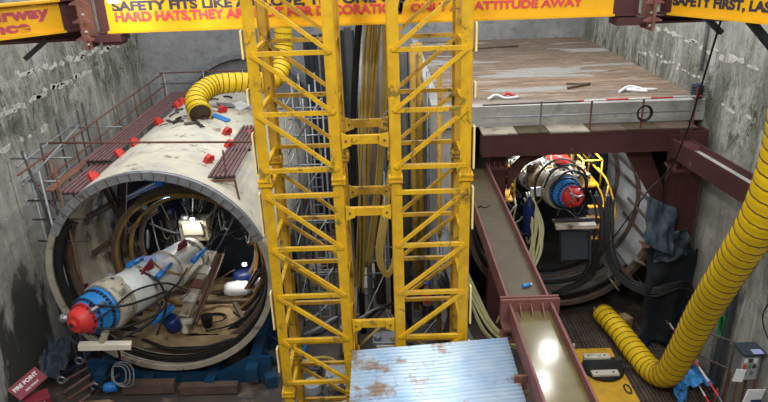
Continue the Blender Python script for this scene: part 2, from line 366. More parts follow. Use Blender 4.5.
girder('steel_girder', (5.4, 13.15), (7.8, 9.3), 11.5, .62,
       'short yellow girder at upper right lettered SAFETY FIRST', .25, 4.5,
       [(.27, .19, 2.02, .175, 'SAFETY FIRST, LAST', letterD)])
# bolted end plates between girders, with stiffeners
for x, lb in ((-5.68, 'rusty bolted splice plate hanging below the girders at upper left'), (5.18, 'rusty bolted splice plate hanging below the girders at upper right')):
    t = thing('splice_plate', (x, 12.9, 11.25), lb, 'splice plate', 'girder splice plates')
    MB().rbox((x, 12.95, 11.85), (.05, .62, 1.2)).build('end_plate', rust, t)
    for s in (-1, 1):
        for z in (11.42, 11.75, 12.08):
            MB().prism([(0, 0), (s*.15, 0), (s*.15, .03), (0, .10)], (x+s*.025, 12.72, z), (1, 0, 0), (0, 0, 1), .03).build('stiffener', flange, t)
    for z in (11.34, 11.58, 11.9, 12.2): MB().cyl((x-.06, 12.72, z), (x+.06, 12.72, z), .028, 8).build('bolt', grey, t)
tag(MB().rbox((-5.45, 13.15, 11.42), (.75, .5, .14)).rbox((-5.3, 13.15, 11.33), (.35, .4, .1)).build('girder_seat', purple), 'dark steel seat under the left girder splice', 'bracket')
tag(MB().rbox((4.95, 13.15, 11.40), (.75, .5, .14)).build('girder_seat', purple), 'dark steel seat under the right girder splice', 'bracket')
# waler on each wall and braces carrying the girders
def hbeam(name, p, q, wid, h, mt, label, cat='beam', group=None, tf=.04, tw=.03, up=(0, 0, 1)):
    return tag(MB().ib(p, q, wid, h, tf, tw, up).build(name, mt), label, cat, group)
hbeam('brace_beam', (-6.0, 13.75, 11.45), (-9.4, 13.3, 11.45), .3, .3, purple, 'dark brace beam behind the upper left girder')
hbeam('brace_beam', (5.2, 13.6, 11.35), (9.7, 13.6, 11.35), .3, .16, purple, 'dark brace beam behind the upper right girder')
tag(MB().bar((-6.85, 13.55, 11.35), (-7.3, 13.4, 11.0), .14, .10).build('strut_bracket', dark), 'dark slanting bracket under the upper left girder', 'bracket')
tag(MB().bar((6.3, 13.0, 11.45), (6.68, 13.0, 11.12), .14, .10).build('strut_bracket', darkb), 'dark short slanting bracket under the upper right girder', 'bracket')
tag(MB().bar((6.54, 11.8, 11.51), (7.1, 11.8, 10.95), .18, .12).build('strut_bracket', darkb), 'dark slanting bracket at the right picture edge under the lettered girder', 'bracket')
# floodlights on the main girder
def floodlight(x, z, lb, pw):
    t = thing('floodlight', (x, 12.6, z), lb, 'floodlight', 'floodlights on the long girder')
    MB().rbox((x, 12.60, z+.12), (.22, .10, .13), rx=R(-18)).build('housing', white, t, .01)
    MB().rbox((x, 12.535, z+.10), (.18, .012, .09), rx=R(-18)).build('lens', lampm, t)
    MB().bar((x, 12.62, z+.22), (x, 12.95, z+.34), .03).build('bracket', grey, t)
    l = area('floodlight_glow', (x, 12.50, z+.08), (R(60), 0, 0), (.28, .18), pw); l.parent = t; l.location = Vector(l.location)-Vector(t['_o'])
floodlight(-4.95, 12.06, 'bright floodlight on the long girder above the word HARD', 22)
floodlight(-3.3, 12.10, 'round glaring floodlight on the long girder near the left mast', 14)

# ================================================================ lattice masts
def mast(x0, x1, y0, y1, label, mirror):
    t = thing('lattice_mast', ((x0+x1)/2, (y0+y1)/2, 0), label, 'mast')
    lw = .17; ztop = 12.95
    for i, (x, y) in enumerate(((x0, y0), (x1, y0), (x0, y1), (x1, y1))):
        m = MB(); fr = y == y0
        sx = 1 if x == x0 else -1; sy = 1 if fr else -1
        m.rbox((x, y, ztop/2), (lw*.80, lw*.80, ztop))                       # box leg with corner angle
        m.rbox((x-sx*lw*.43, y+sy*.02, ztop/2), (.018, lw*1.05, ztop)); m.rbox((x+sx*.02, y-sy*lw*.43, ztop/2), (lw*1.05, .018, ztop))
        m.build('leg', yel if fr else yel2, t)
        for z in (.14, 4.67, 9.2):
            c = MB().rbox((x, y, z-.04), (.25, .25, .03)).rbox((x, y, z+.04), (.25, .25, .03)).rbox((x, y, z), (.20, .20, .12))
            for a, b in ((-1, -1), (1, -1), (-1, 1), (1, 1)): c.cyl((x+a*.10, y+b*.10, z-.10), (x+a*.10, y+b*.10, z+.10), .018, 6)
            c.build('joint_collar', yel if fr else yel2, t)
    lv = [.45, 1.43, 2.41, 3.39, 4.37, 4.94, 5.94, 6.92, 7.91, 8.95, 9.42, 10.42, 11.42, 12.42]
    D = .07
    for z in lv:
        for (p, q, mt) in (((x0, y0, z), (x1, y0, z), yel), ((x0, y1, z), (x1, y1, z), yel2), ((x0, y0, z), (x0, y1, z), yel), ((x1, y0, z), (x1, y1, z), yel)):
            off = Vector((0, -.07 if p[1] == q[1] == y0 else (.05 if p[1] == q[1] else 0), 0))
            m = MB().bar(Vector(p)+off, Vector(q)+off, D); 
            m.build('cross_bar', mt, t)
    for a, b in zip(lv[:-1], lv[1:]):
        if b-a < .7: continue
        A, B = (b, a) if mirror else (a, b)     # height at x0, height at x1
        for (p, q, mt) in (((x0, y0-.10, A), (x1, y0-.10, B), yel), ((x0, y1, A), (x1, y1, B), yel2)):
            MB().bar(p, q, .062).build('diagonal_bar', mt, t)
    # pale landing plates on the outer side
    xs = x0-.13 if mirror else x1+.13
    for a, b in ((11.35, 11.8), (9.35, 10.1), (8.2, 9.0), (6.2, 7.0), (5.2, 5.75), (10.6, 10.85)):
        MB().rbox((xs, y0-.02, (a+b)/2), (.03, .14, b-a)).build('side_plate', pale, t)
    MB().rbox(((x0+x1)/2, (y0+y1)/2, .03), (1.9, 1.9, .06)).build('base_plate', dark, t)
    return t
mast(-2.11, -.83, 10.6, 11.85, 'left yellow lattice mast, standing beside the open tunnel shield', True)
mast(.16, 1.38, 10.6, 11.85, 'right yellow lattice mast, rising behind the corrugated sheet roof', False)
for y, z, lb in ((10.6, 9.93, 'upper front'), (10.6, 8.60, 'middle front'), (10.6, 6.25, 'lowest front'), (11.85, 9.86, 'upper rear'), (11.85, 8.5, 'lower rear')):
    t = thing('tie_beam', (-.33, y, z-.1), lb+' yellow tie beam joining the two lattice masts', 'tie beam', 'tie beams between the masts')
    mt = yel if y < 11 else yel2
    MB().bar((-.74, y-.03, z), (.065, y-.03, z), .08, .15).build('web', mt, t)
    for x in (-.735, .06):
        MB().prism([(0, -.14), (.16 if x < 0 else -.16, -.08), (.16 if x < 0 else -.16, .08), (0, .14)], (x, y-.09, z), (1, 0, 0), (0, 0, 1), .03).build('gusset', mt, t)
        MB().cyl((x+(.07 if x < 0 else -.07), y-.14, z), (x+(.07 if x < 0 else -.07), y-.05, z), .02, 6).build('bolt', dark, t)

# ================================================================ purple longitudinal strut with trough
t = thing('steel_strut', (2.6, 12.5, 6.0), 'long rusty purple H section strut running away from the camera to the slab edge beam', 'strut')
def trough(y0, y1, webm, nm):
    MB().rbox((2.72, (y0+y1)/2, 6.22), (.78, y1-y0, .03)).build('web', webm, t)
    for x in (2.32, 3.12):
        MB().rbox((x, (y0+y1)/2, 6.22), (.045, y1-y0, .42)).build('side_flange', flange, t)
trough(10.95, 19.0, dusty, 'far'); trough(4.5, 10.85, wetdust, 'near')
for y in (10.85, 10.96): MB().rbox((2.72, y, 6.24), (1.14, .05, .52)).build('splice_plate', flange, t)
for x in (2.50, 2.72, 2.94):
    MB().prism([(0, 0), (-.24, 0), (0, .18)], (x, 10.82, 6.24), (0, 1, 0), (0, 0, 1), .025).build('fin', flange, t)
for z in (5.98, 5.72): MB().rbox((2.29, 10.75, z), (.26, .4, .06)).build('bracket', rust, t)
MB().rbox((2.29, 10.75, 5.82), (.2, .06, .34)).build('bracket', rust, t)
MB().rbox((3.18, 11.0, 6.0), (.14, .3, .06)).build('bracket', orange, t)
MB().rbox((2.19, 9.05, 5.95), (.22, .05, .3)).rbox((2.19, 9.05, 5.8), (.22, .3, .04)).build('bracket', rust, t)
b = thing('plastic_bottle', (2.83, 11.75, 6.235), 'small blue bottle lying on the dusty strut', 'bottle')
MB().lathe((2.76, 11.72, 6.275), (2.96, 11.80, 6.275), [(0, .04), (.14, .042), (.17, .02), (.19, .018)], 10).build('body', blue, b)
MB().cyl((2.938, 11.79, 6.275), (2.965, 11.802, 6.275), .022, 8).build('cap', white, b)
tag(MB().tube(spline([(2.35, 15.9, 6.25), (2.5, 16.05, 6.27), (2.62, 15.95, 6.25), (2.75, 16.1, 6.25)]), .025, 6).build('rag', brown), 'small dark rag lying on the far part of the strut', 'rag')

# ================================================================ corrugated roof in the foreground
t = thing('shed_roof', (.8, 9.0, 5.4), 'blue-grey corrugated metal roof with rust patches at the bottom of the picture', 'roof')
U = Vector((1, .09, 0)).normalized(); V = Vector((0, 1, .03)).normalized()
o = Vector((-.74, 7.3, 5.92))
def sheet(u0, u1, v0, v1, dz):
    m = MB(); n = int((v1-v0)/.02); vs = []; fs = []
    for i in range(n+1):
        vv = v0+(v1-v0)*i/n; h = .024*math.sin(vv*2*PI/.10)
        for u in (u0, u1):
            vs.append(o+U*u+V*vv+Vector((0, 0, h+dz)))
    for i in range(n): fs.append((2*i, 2*i+1, 2*i+3, 2*i+2))
    m.add(vs, fs, True); s = m.build('corrugated_sheet', roofm, t); sd = s.modifiers.new('thick', 'SOLIDIFY'); sd.thickness = .004; return s
sheet(0, 2.94, 1.35, 2.72, .0); sheet(0, 2.93, -.2, 1.42, .012)
for u in (.1, 1.4, 2.7):
    MB().bar(o+U*u+V*-.1+Vector((0, 0, -.07)), o+U*u+V*2.62+Vector((0, 0, -.07)), .06, .08).build('rafter', wood, t)
for u, vv in ((.1, 2.5), (2.7, 2.5), (.1, 0), (2.7, 0)):
    p = o+U*u+V*vv; MB().bar((p.x, p.y, 0), (p.x, p.y, p.z-.1), .08).build('post', brown, t)
# ================================================================ deck edge, portal beam and columns on the right
tag(MB().ib((2.9, 18.75, 7.12), (9.12, 18.75, 7.12), .55, .66, .04, .5).rbox((6.01, 18.5, 7.12), (6.22, .03, .66)).build('portal_beam', purple), 'deep oxide purple beam spanning under the slab edge above the right tunnel', 'beam')
t = thing('walkway_deck', (6, 19, 7.45), 'narrow dusty walkway deck between the slab and its purple edge beam', 'walkway')
x = 2.9
for i, wd in enumerate((1.05, .95, 1.2, 1.1, 1.0, 1.1)):
    MB().rbox((x+wd/2, 18.9, 7.475), (wd-.02, .76, .045)).build('deck_board', (creamd, dusty, creamd, brown, dusty, brown)[i], t); x += wd
t = thing('handrail', (6, 18.62, 7.5), 'grey and red-white striped handrail along the walkway at the slab edge', 'handrail')
for x in (4.62, 6.10, 7.62, 9.15):
    MB().bar((x, 18.6, 7.05), (x, 18.6, 8.42), .045).build('post', flange if x > 6 else galv, t)
MB().tube([(2.9, 18.6, 8.36), (5.8, 18.6, 8.38)], .025).build('rail', brown, t)
MB().tube([(5.7, 18.57, 8.40), (9.3, 18.57, 8.42)], .028).build('rail', redwhiteX, t)
MB().tube([(2.9, 18.6, 7.98), (9.3, 18.6, 7.98)], .022).build('rail', grey, t)
m = MB()
for k in range(5): m.tube([Vector((7.65+math.cos(a)*(.18+.012*k), 18.53-.012*k, 7.98+math.sin(a)*(.20+.01*k))) for a in [2*PI*i/20 for i in range(20)]], .014, 6, closed=True)
tag(m.build('cable_coil', rubber), 'black cable coil hanging on the striped handrail', 'cable coil')
def column(x0, x1, y0, y1, z0, z1, label):
    t = thing('steel_column', ((x0+x1)/2, (y0+y1)/2, z0), label, 'column'); xc = (x0+x1)/2; w_ = x1-x0; yc = (y0+y1)/2
    MB().ib((xc, yc, z0), (xc, yc, z1), y1-y0, w_, .05, .04, up=(1, 0, 0)).rbox((xc, y0+.03, (z0+z1)/2), (w_*.96, .03, z1-z0)).build('shaft', purple, t)
    zj = 6.2
    MB().rbox((xc, yc, zj), (w_*1.2, (y1-y0)*1.2, .05)).rbox((xc, yc, zj+.06), (w_*1.2, (y1-y0)*1.2, .05)).build('joint_flange', flange, t)
    for k in range(5):
        MB().prism([(0, 0), (0, .22), (-.16, 0)], (x0-.1+(w_+.2)*k/4, y0-.0, zj+.08), (0, 1, 0), (0, 0, 1), .025).build('fin', flange, t)
    return t
column(8.75, 9.55, 18.3, 18.95, 0, 7.45, 'purple steel column under the right end of the slab edge beam')
column(3.3, 3.75, 19.02, 19.4, 0, 6.8, 'purple steel column at the left end of the slab edge beam, mostly behind the strut')
def haunch(poly, y, lb): tag(MB().prism(poly, (0, y, 0), (1, 0, 0), (0, 0, 1), -.10).build('haunch_brace', purple), lb, 'brace')
haunch([(8.75, 4.5), (8.75, 5.4), (8.1, 6.79), (7.3, 6.79)], 18.98, 'purple diagonal haunch between the slab edge beam and the right column')
haunch([(3.78, 5.55), (3.78, 6.2), (4.3, 6.79), (5.2, 6.79), (4.3, 6.35)], 18.87, 'purple curved haunch at the left end of the slab edge beam')
# waler along the right wall
t = thing('waler_beam', (9.4, 15, 6.2), 'purple beam fixed along the right wall with a dusty top', 'beam')
for dx, nm in ((-.24, 'front_flange'), (.24, 'back_flange')):
    MB().bar((8.78+dx, 18.4, 6.93), (9.25+dx, 12.3, 6.93), .045, .56).build(nm, purple, t)
MB().bar((8.78, 18.4, 7.02), (9.25, 12.3, 7.02), .46, .03).build('web', concm, t)
for k in range(4): MB().rbox((8.80+.01*k, 18.2-k*.16, 7.10), (.42, .03, .16)).build('stiffener', flange, t)
MB().rbox((8.78, 18.43, 6.93), (.62, .06, .75)).build('end_plate', purple, t)
tag(MB().bar((9.3, 12.3, 6.93), (9.8, 12.1, 6.93), .3, .4).build('wall_bracket', purple), 'purple bracket fixing the side beam to the right wall', 'bracket')
# wall lamp box
t = thing('wall_box', (9.3, 19.2, 8.2), 'small dark ribbed lamp box on the right wall at the slab corner', 'lamp')
MB().rbox((9.42, 19.15, 8.42), (.22, .3, .42)).build('body', navy, t)
for k in range(5): MB().rbox((9.42, 19.15, 8.26+k*.085), (.3, .38, .02)).build('rib', dark, t)
MB().bar((9.5, 19.2, 8.4), (9.8, 19.2, 8.4), .05).build('bracket', grey, t)
MB().bar((9.3, 18.9, 7.5), (9.3, 18.9, 8.6), .05).build('post', rust, t)
tag(MB().tube([(6.45, 12.6, 11.5), (7.6, 15.6, 8.4), (8.5, 18.1, 6.4), (7.0, 18.3, 4.0)][:3]+[(7.9, 18.2, 5.6), (6.6, 18.2, 3.3)], .022, 6).build('guy_cable', rubber), 'thin black cable slanting down from the upper right girder past the column', 'cable')
tag(MB().tube(spline([(9.75, 20.5, 10.9), (9.7, 24, 10.5), (9.72, 28, 10.8), (9.0, 31.9, 10.4)]), .03, 6).build('wall_cable', rubber), 'dark cable sagging along the upper right wall', 'cable')
tag(MB().tube([(9.74, 19.8, 8.9), (9.74, 19.8, 11.6)], .05).build('wall_pipe', galv), 'pale vertical pipe on the right wall above the slab', 'pipe')
# debris on the slab
def debris(nm, pts, r, mt, lb): tag(MB().tube(pts, r, 6).build(nm, mt), lb, nm.replace('_', ' '))
debris('timber_piece', [(6.15, 21.4, 8.13), (7.05, 21.9, 8.13)], .04, brown, 'dark timber piece lying diagonally on the slab')
debris('timber_piece', [(6.3, 22.1, 8.12), (6.9, 21.8, 8.15)], .03, brown, 'short dark timber piece crossing another on the slab')
tag(MB().tube(spline([(7.6, 20.6, 8.12), (8.1, 21.0, 8.2), (8.5, 20.6, 8.12), (7.9, 20.9, 8.14), (8.9, 20.8, 8.12)]), .05, 6).build('plastic_sheet', white), 'crumpled pale plastic on the front right of the slab', 'plastic')
tag(MB().tube(spline([(3.3, 20.2, 8.12), (3.6, 20.5, 8.18), (3.9, 20.3, 8.12), (4.3, 20.35, 8.14)]), .05, 6).build('plastic_sheet', white), 'crumpled pale plastic at the front left of the slab', 'plastic')
tag(MB().tube(spline([(3.85, 20.5, 8.14), (4.0, 20.65, 8.2), (4.2, 20.5, 8.14)]), .05, 6).build('rag', letterR), 'small pink rag on the slab near the right mast', 'rag')
debris('timber_piece', [(3.2, 29.6, 8.12), (6.2, 29.9, 8.12)], .05, brown, 'long dark plank at the back of the slab')

# ================================================================ tunnel shields
def shield(cx, cz, y0, y1, label, sk, inner):
    t = thing('tunnel_shield', (cx, (y0+y1)/2, cz-3.3), label, 'tunnel shield')
    MB().ring((cx, cz), 3.24, 3.30, y0+.02, y1, n=96).build('skin', sk, t)
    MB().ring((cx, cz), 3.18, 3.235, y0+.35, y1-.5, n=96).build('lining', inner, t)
    lab(MB().ring((cx, cz), 3.07, 3.31, y0-.05, y0+.10, n=96, a0=20, a1=152).build('tail_band', grey, t), 'worn grey band')
    lab(MB().ring((cx, cz), 3.14, 3.31, y0-.04, y0+.10, n=96, a0=152, a1=380).build('tail_rim', creamd if cx < 0 else brown, t), 'dirty rim')
    for k, (r0, r1, dy, mt) in enumerate(((3.05, 3.12, .25, rubber), (2.98, 3.08, .62, brown), (2.92, 3.04, 1.0, rubber), (2.98, 3.06, 1.5, brown), (2.94, 3.04, 1.9, rubber))):
        MB().ring((cx, cz), r0, r1+.12, y0+dy, y0+dy+.16, n=96, a0=(195 if k < 3 else 215) if cx < 0 else 190, a1=358 if cx < 0 else 310).build('seal_ring', mt, t)
    MB().ring((cx, cz), 0, 3.2, y0+5.2, y0+5.3, n=48).build('bulkhead', darkb, t)
    return t
SX, SZ, SY = -6.73, 3.97, 16.8
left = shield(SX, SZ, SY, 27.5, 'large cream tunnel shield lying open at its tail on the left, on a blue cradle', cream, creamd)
for k, a in enumerate(range(0, 180, 6)):
    if not 22 < a < 150: continue
    aa = R(a); MB().rbox((SX+3.17*math.cos(aa), SY-.07, SZ+3.17*math.sin(aa)), (.012, .03, .23), ry=-(aa-PI/2)).build('band_joint', brown, left)
MB().ring((SX, SZ), 2.96, 3.14, SY+.12, SY+.5, a0=146, a1=222, n=40).build('seal_ring', rubber, left)
MB().ring((SX, SZ), 2.90, 3.10, SY+.7, SY+.9, a0=150, a1=222, n=40).build('seal_ring', brown, left)
def on_skin(a, y, r=3.3): a = R(a); return Vector((SX+math.cos(a)*r, y, SZ+math.sin(a)*r))
# red lifting lugs
for a, y in ((124, 17.9), (118, 20.6), (117, 23.0), (117, 25.4), (116, 25.9), (116, 27.2), (66, 18.4), (67, 21.2), (62, 20.2), (78, 23.4), (54, 22.6), (56, 21.9), (60, 25.0), (125, 20.1)):
    p = on_skin(a, y); aa = R(a); n_ = Vector((math.cos(aa), 0, math.sin(aa)))
    m = MB().prism([(-.17, -.05), (.17, -.05), (.12, .20), (0, .27), (-.12, .20)], p, (.5, .85, 0), n_, .14)
    m.prism([(-.15, 0), (.15, 0), (.1, .16)], p+Vector((.1, .05, .02)), (.9, .3, 0), n_, .10)
    m.build('lifting_lug', red, left)
# stencilled panels, streaks and weld bands on the skin
def patch(a0, a1, y0, y1, mt, nm, r=3.305):
    m = MB(); n = 6; vs = []
    for i in range(n+1):
        a = a0+(a1-a0)*i/n; vs += [on_skin(a, y0, r), on_skin(a, y1, r)]
    m.add(vs, [(2*i, 2*i+1, 2*i+3, 2*i+2) for i in range(n)]); return m.build(nm, mt, left)
for y in (18.9, 21.8, 24.6): patch(55, 128, y, y+.05, creamd, 'weld_seam', 3.306)
patch(108, 112, 18.0, 19.3, mk('pink_stain', (.52, .40, .42), .6, c2=(.6, .55, .5)), 'stain')
# loose things lying on the shield
for i, (a, y, w_, l_, mt, lb) in enumerate(((84, 23.6, .7, .5, white, 'white sheet lying on top of the cream shield near the yellow duct mouth'), (78, 24.3, .6, .6, bundlem, 'grey sheet on top of the cream shield beside the duct'),
        (95, 23.9, .6, .4, tarpm, 'dark sheet on the crown of the cream shield'), (103, 24.6, .5, .5, white, 'pale sheet on the left shoulder of the cream shield'),
        (92, 22.6, .8, .35, white, 'pale board on the crown of the cream shield in front of the duct mouth'), (75, 22.6, .7, .3, blue, 'blue marked sheet on the right shoulder of the cream shield'), (100, 26.0, .7, .6, bundlem, 'grey sheet far back on the cream shield'), (88, 21.6, .5, .25, brown, 'brown board near the front of the pile on the cream shield'), (70, 24.6, .5, .8, white, 'white board far right on the cream shield'))):
    c = on_skin(a, y, 3.335); m = MB().rbox(c, (w_, l_, .03), ry=-(R(a)-PI/2), rz=.5*math.sin(i*2.1)); tag(m.build('loose_sheet', mt), lb, 'sheet')
random.seed(3)
for i in range(14):
    a = random.uniform(76, 112); y = random.uniform(21.5, 25.6); c = on_skin(a, y, 3.35); dx = random.uniform(-.3, .3)
    tag(MB().tube(spline([on_skin(a, y, 3.34), on_skin(a-3, y+dx*.6, 3.36), on_skin(a-6, y+dx, 3.34)], 4), random.uniform(.02, .045), 6).build('debris_scrap', random.choice((brown, dark, rubber, rust))), 'small dark scrap of debris strewn on top of the cream shield', 'debris', 'scraps on the cream shield')
m = MB(); pts = spline([on_skin(108, 22.6, 3.33), on_skin(101, 22.0, 3.33), on_skin(94, 22.5, 3.33), on_skin(86, 21.7, 3.33), on_skin(80, 21.2, 3.33)], 10)
t = thing('lifting_chain', tuple(pts[0]), 'rusty chain draped over the cream shield crown', 'chain')
for i, p in enumerate(pts[::2]): MB().rbox(p+Vector((0, 0, .02)), (.16, .05, .04), rz=(i % 2)*1.2).build('link', dark, t)

# --- inside the left shield
t = thing('segment_erector', (SX, 20.2, 1.0), 'brown and gold rotating erector rings inside the left shield', 'erector')
cE = (-6.5, 3.42)
MB().ring(cE, 2.40, 2.56, 18.85, 19.35, n=72).build('outer_ring', brown, t)
MB().ring(cE, 2.33, 2.40, 18.78, 18.9, n=72).build('gold_track', gold, t)
MB().ring(cE, 2.04, 2.13, 19.3, 19.42, n=72).build('inner_ring', gold, t)
MB().ring(cE, 1.9, 2.02, 19.9, 20.1, n=72).build('rear_ring', brown, t)
for a in (20, 60, 100, 140, 175):
    aa = R(a); MB().rbox((cE[0]+2.25*math.cos(aa), 20.0, cE[1]+2.25*math.sin(aa)), (.5, .3, .16), ry=-aa).build('bracket', brown, t)
for i, (p, q, wd) in enumerate((((-8.9, 19.2, 6.0), (-8.5, 20.6, 1.6), .16), ((-9.4, 18.6, 5.2), (-7.9, 20.6, 5.5), .12), ((-9.6, 18.8, 3.8), (-7.9, 20.5, 4.6), .12), ((-8.3, 19.5, 6.6), (-8.9, 19.4, 3.6), .14), ((-4.5, 19.4, 5.9), (-4.1, 20.2, 2.4), .14), ((-4.0, 18.8, 4.8), (-4.9, 20.6, 3.1), .12), ((-4.2, 18.4, 3.2), (-5.2, 20.0, 1.4), .12))):
    tag(MB().ib(p, q, wd*1.3, wd*1.3, .03, .03).build('brace_bar', brown), ('long steep brown brace near the left edge inside the left shield', 'upper left brown brace reaching the erector in the left shield', 'middle left brown brace reaching the erector in the left shield', 'short upright brown brace at the upper left in the left shield', 'long upright brown brace at the right side in the left shield', 'slanting brown brace right of the erector in the left shield', 'lowest brown brace at the right side in the left shield')[i], 'brace', 'braces in the left shield')
# mud and working floor
m = MB(); n = 24; vs = []
random.seed(5)
for j in range(13):
    y = 17.4+j*.3
    for i in range(n+1):
        x = -1+2*i/n; z = 1.45+.10*math.sin(x*5+j)+.08*random.random(); half = math.sqrt(max(.01, 3.17**2-(SZ-z)**2))
        vs.append((SX+x*half, y, z))
fs = [(j*(n+1)+i, j*(n+1)+i+1, (j+1)*(n+1)+i+1, (j+1)*(n+1)+i) for j in range(12) for i in range(n)]
b0 = len(vs); vs += [(SX+x_*1.8, y_, .95) for x_, y_ in ((-1, 17.4), (1, 17.4), (1, 21), (-1, 21))]
m.add(vs, fs, True); m.add([(SX-1.9, 17.4, 1.5), (SX+1.9, 17.4, 1.5), (SX+1.5, 17.4, 1.1), (SX-1.5, 17.4, 1.1)], [(0, 1, 2, 3)])
tag(m.build('mud_bed', tanmud), 'tan mud covering the bottom inside the left shield', 'mud', kind='stuff')
tag(MB().rbox((-5.4, 19.0, 1.75), (2.6, .12, .12)).build('floor_beam', brown), 'brown beam lying across the mud in the left shield', 'beam')
tag(MB().bar((-5.3, 19.0, 1.72), (-4.6, 17.6, 1.65), .13).build('floor_beam', brown), 'brown beam slanting across the mud in the left shield', 'beam')
tag(MB().bar((-4.9, 20.0, 2.1), (-4.2, 19.1, 1.7), .13).build('floor_beam', brown), 'brown beam near the right side of the mud in the left shield', 'beam')
m = MB()
for k in range(3): m.tube([Vector((-5.75+math.cos(a)*(.30+.04*k), 18.1+math.sin(a)*(.22+.03*k), 1.66+.02*k)) for a in [2*PI*i/20 for i in range(20)]], .02, 6, closed=True)
tag(m.build('cable_coil', rubber), 'loose black cable loop on the tan mud in the left shield', 'cable coil')
for i, (pts, r) in enumerate((([(-5.2, 18.4, 1.7), (-4.9, 18.0, 1.68), (-5.3, 17.6, 1.66), (-5.9, 17.5, 1.6)], .03), ([(-4.7, 18.9, 1.8), (-4.5, 18.2, 1.7), (-4.9, 17.7, 1.62)], .025), ([(-7.9, 17.3, 1.5), (-7.0, 17.1, 1.25), (-6.0, 17.15, 1.2), (-5.0, 17.3, 1.4)], .05))):
    hose('loose_cable', pts, r, rubber, 'black cable lying on the mud in the left shield', 'cable', 'cables on the mud')
def sack(c, s, rz, mt, lb):
    m = MB(); m.lathe((c[0]-s[0]/2*math.cos(rz), c[1]-s[0]/2*math.sin(rz), c[2]+s[2]/2), (c[0]+s[0]/2*math.cos(rz), c[1]+s[0]/2*math.sin(rz), c[2]+s[2]/2), [(0, s[1]*.35), (s[0]*.15, s[1]*.5), (s[0]*.5, s[1]*.55), (s[0]*.85, s[1]*.5), (s[0], s[1]*.35)], 10)
    tag(m.build('sack', mt), lb, 'sack')
sack((-5.25, 19.5, 1.8), (.9, .5, .3), .1, white, 'white sack on the right floor of the left shield')
sack((-5.0, 20.1, 2.0), (1.0, .5, .3), .4, navy, 'dark blue sack behind the white sack in the left shield')
sack((-4.35, 19.6, 1.9), (.6, .45, .3), .2, white, 'small white sack at the right wall of the left shield')
for x, y, z, lb in ((-5.9, 17.75, 1.6, 'black bucket on the mud below the conveyor arm'), (-7.3, 17.9, 1.7, 'dark blue drum beside the screw conveyor')):
    t = thing('bucket', (x, y, z), lb, 'bucket')
    MB().lathe((x, y, z), (x, y, z+.4), [(0, .14), (.38, .19), (.4, .2)], 16).build('pail', rubber if 'black' in lb else navy, t)
    MB().tube([(x-.19, y, z+.36), (x-.1, y-.1, z+.28), (x+.1, y-.1, z+.28), (x+.19, y, z+.36)], .01, 6).build('handle', grey, t)
# dark machinery behind
random.seed(11)
def machine(nm, cx, cy, cz, sx, sy, sz, mt, mt2, lb, cat='machine', group=None):
    t = thing(nm, (cx, cy, cz-sz/2), lb, cat, group)
    MB().rbox((cx, cy, cz), (sx, sy, sz)).build('housing', mt, t, .02)
    MB().rbox((cx, cy-sy/2-.03, cz+sz*.1), (sx*.7, .05, sz*.5)).build('cover', mt2, t)
    MB().cyl((cx-sx*.3, cy-sy*.2, cz+sz/2), (cx-sx*.3, cy-sy*.2, cz+sz/2+.16), sx*.14, 12).build('cap', grey, t)
    MB().tube(spline([(cx+sx*.3, cy-sy*.5, cz-sz*.3), (cx+sx*.45, cy-sy*.5-.2, cz), (cx+sx*.2, cy-sy*.3, cz+sz*.6)]), .03, 6).build('pipe', rubber, t)
machine('control_cabinet', -6.62, 20.3, 3.95, .95, .6, .75, creamd, cream, 'cream control cabinet at the middle of the left shield', 'cabinet')
for i, (x, z, sx, sz, mt, mt2, lb) in enumerate(((-7.9, 5.3, .8, .9, navy, teal, 'dark blue hydraulic box at the upper left inside the left shield'), (-6.8, 5.6, 1.1, .5, dark, grey, 'dark steel box under the crown inside the left shield'), (-5.3, 5.2, .9, .7, dark, brown, 'dark steel box at the upper right inside the left shield'),
      (-7.6, 3.6, .7, .8, brown, grey, 'brown machine box left of centre inside the left shield'), (-6.9, 4.5, .7, .6, grey, dark, 'grey machine box above centre inside the left shield'), (-5.0, 3.9, .8, .9, darkb, grey, 'blue-black machine box right of centre inside the left shield'), (-4.7, 2.9, .6, .9, dark, brown, 'dark machine box low at the right inside the left shield'), (-7.9, 2.3, .8, .7, creamd, cream, 'cream machine box low at the left inside the left shield'))):
    machine('machine_box', x, 21.2+.1*i, z, sx, .7, sz, mt, mt2, lb, 'machine')
for i in range(30):
    a0, a1 = random.uniform(0, 2*PI), random.uniform(0, 2*PI); r0, r1 = random.uniform(.5, 1.9), random.uniform(.6, 2.0)
    p = (cE[0]+r0*math.cos(a0), random.uniform(20.2, 21.0), cE[1]+.4+r0*math.sin(a0)); q = (cE[0]+r1*math.cos(a1), random.uniform(20.4, 21.2), cE[1]+.4+r1*math.sin(a1))
    mid = ((p[0]+q[0])/2, 20.2, min(p[2], q[2])-.3)
    hose('hydraulic_hose', [p, mid, q], random.choice((.03, .04, .05)), random.choice((rubber, rubber, dark, brown, grey, galv)), 'tangled hydraulic hose inside the left shield', 'hose', 'hoses inside the left shield', 6, 6)
for x, y, z, c in ((-7.35, 20.1, 5.45, (.25, .5, 1)), (-6.55, 19.9, 4.45, (1, .95, .8)), (-4.9, 19.5, 2.9, (1, .95, .85))):
    t = thing('work_lamp', (x, y, z), {0: 'small blue-white work lamp high inside the left shield', 1: 'small white work lamp above the cream cabinet', 2: 'small work lamp low at the right inside the left shield'}[(0 if z > 5 else 1 if z > 4 else 2)], 'lamp')
    MB().rbox((x, y, z), (.16, .08, .12)).build('housing', grey, t); MB().rbox((x, y-.05, z), (.13, .015, .09)).build('lens', emis('work_lens_'+str(int(z)), c, 6), t)
    l = bpy.data.lights.new('work_light', 'POINT'); l.energy = 45; l.color = c; l.shadow_soft_size = .1; o_ = bpy.data.objects.new('work_light', l); col.objects.link(o_); o_.parent = t; o_.location = (0, -.25, 0)

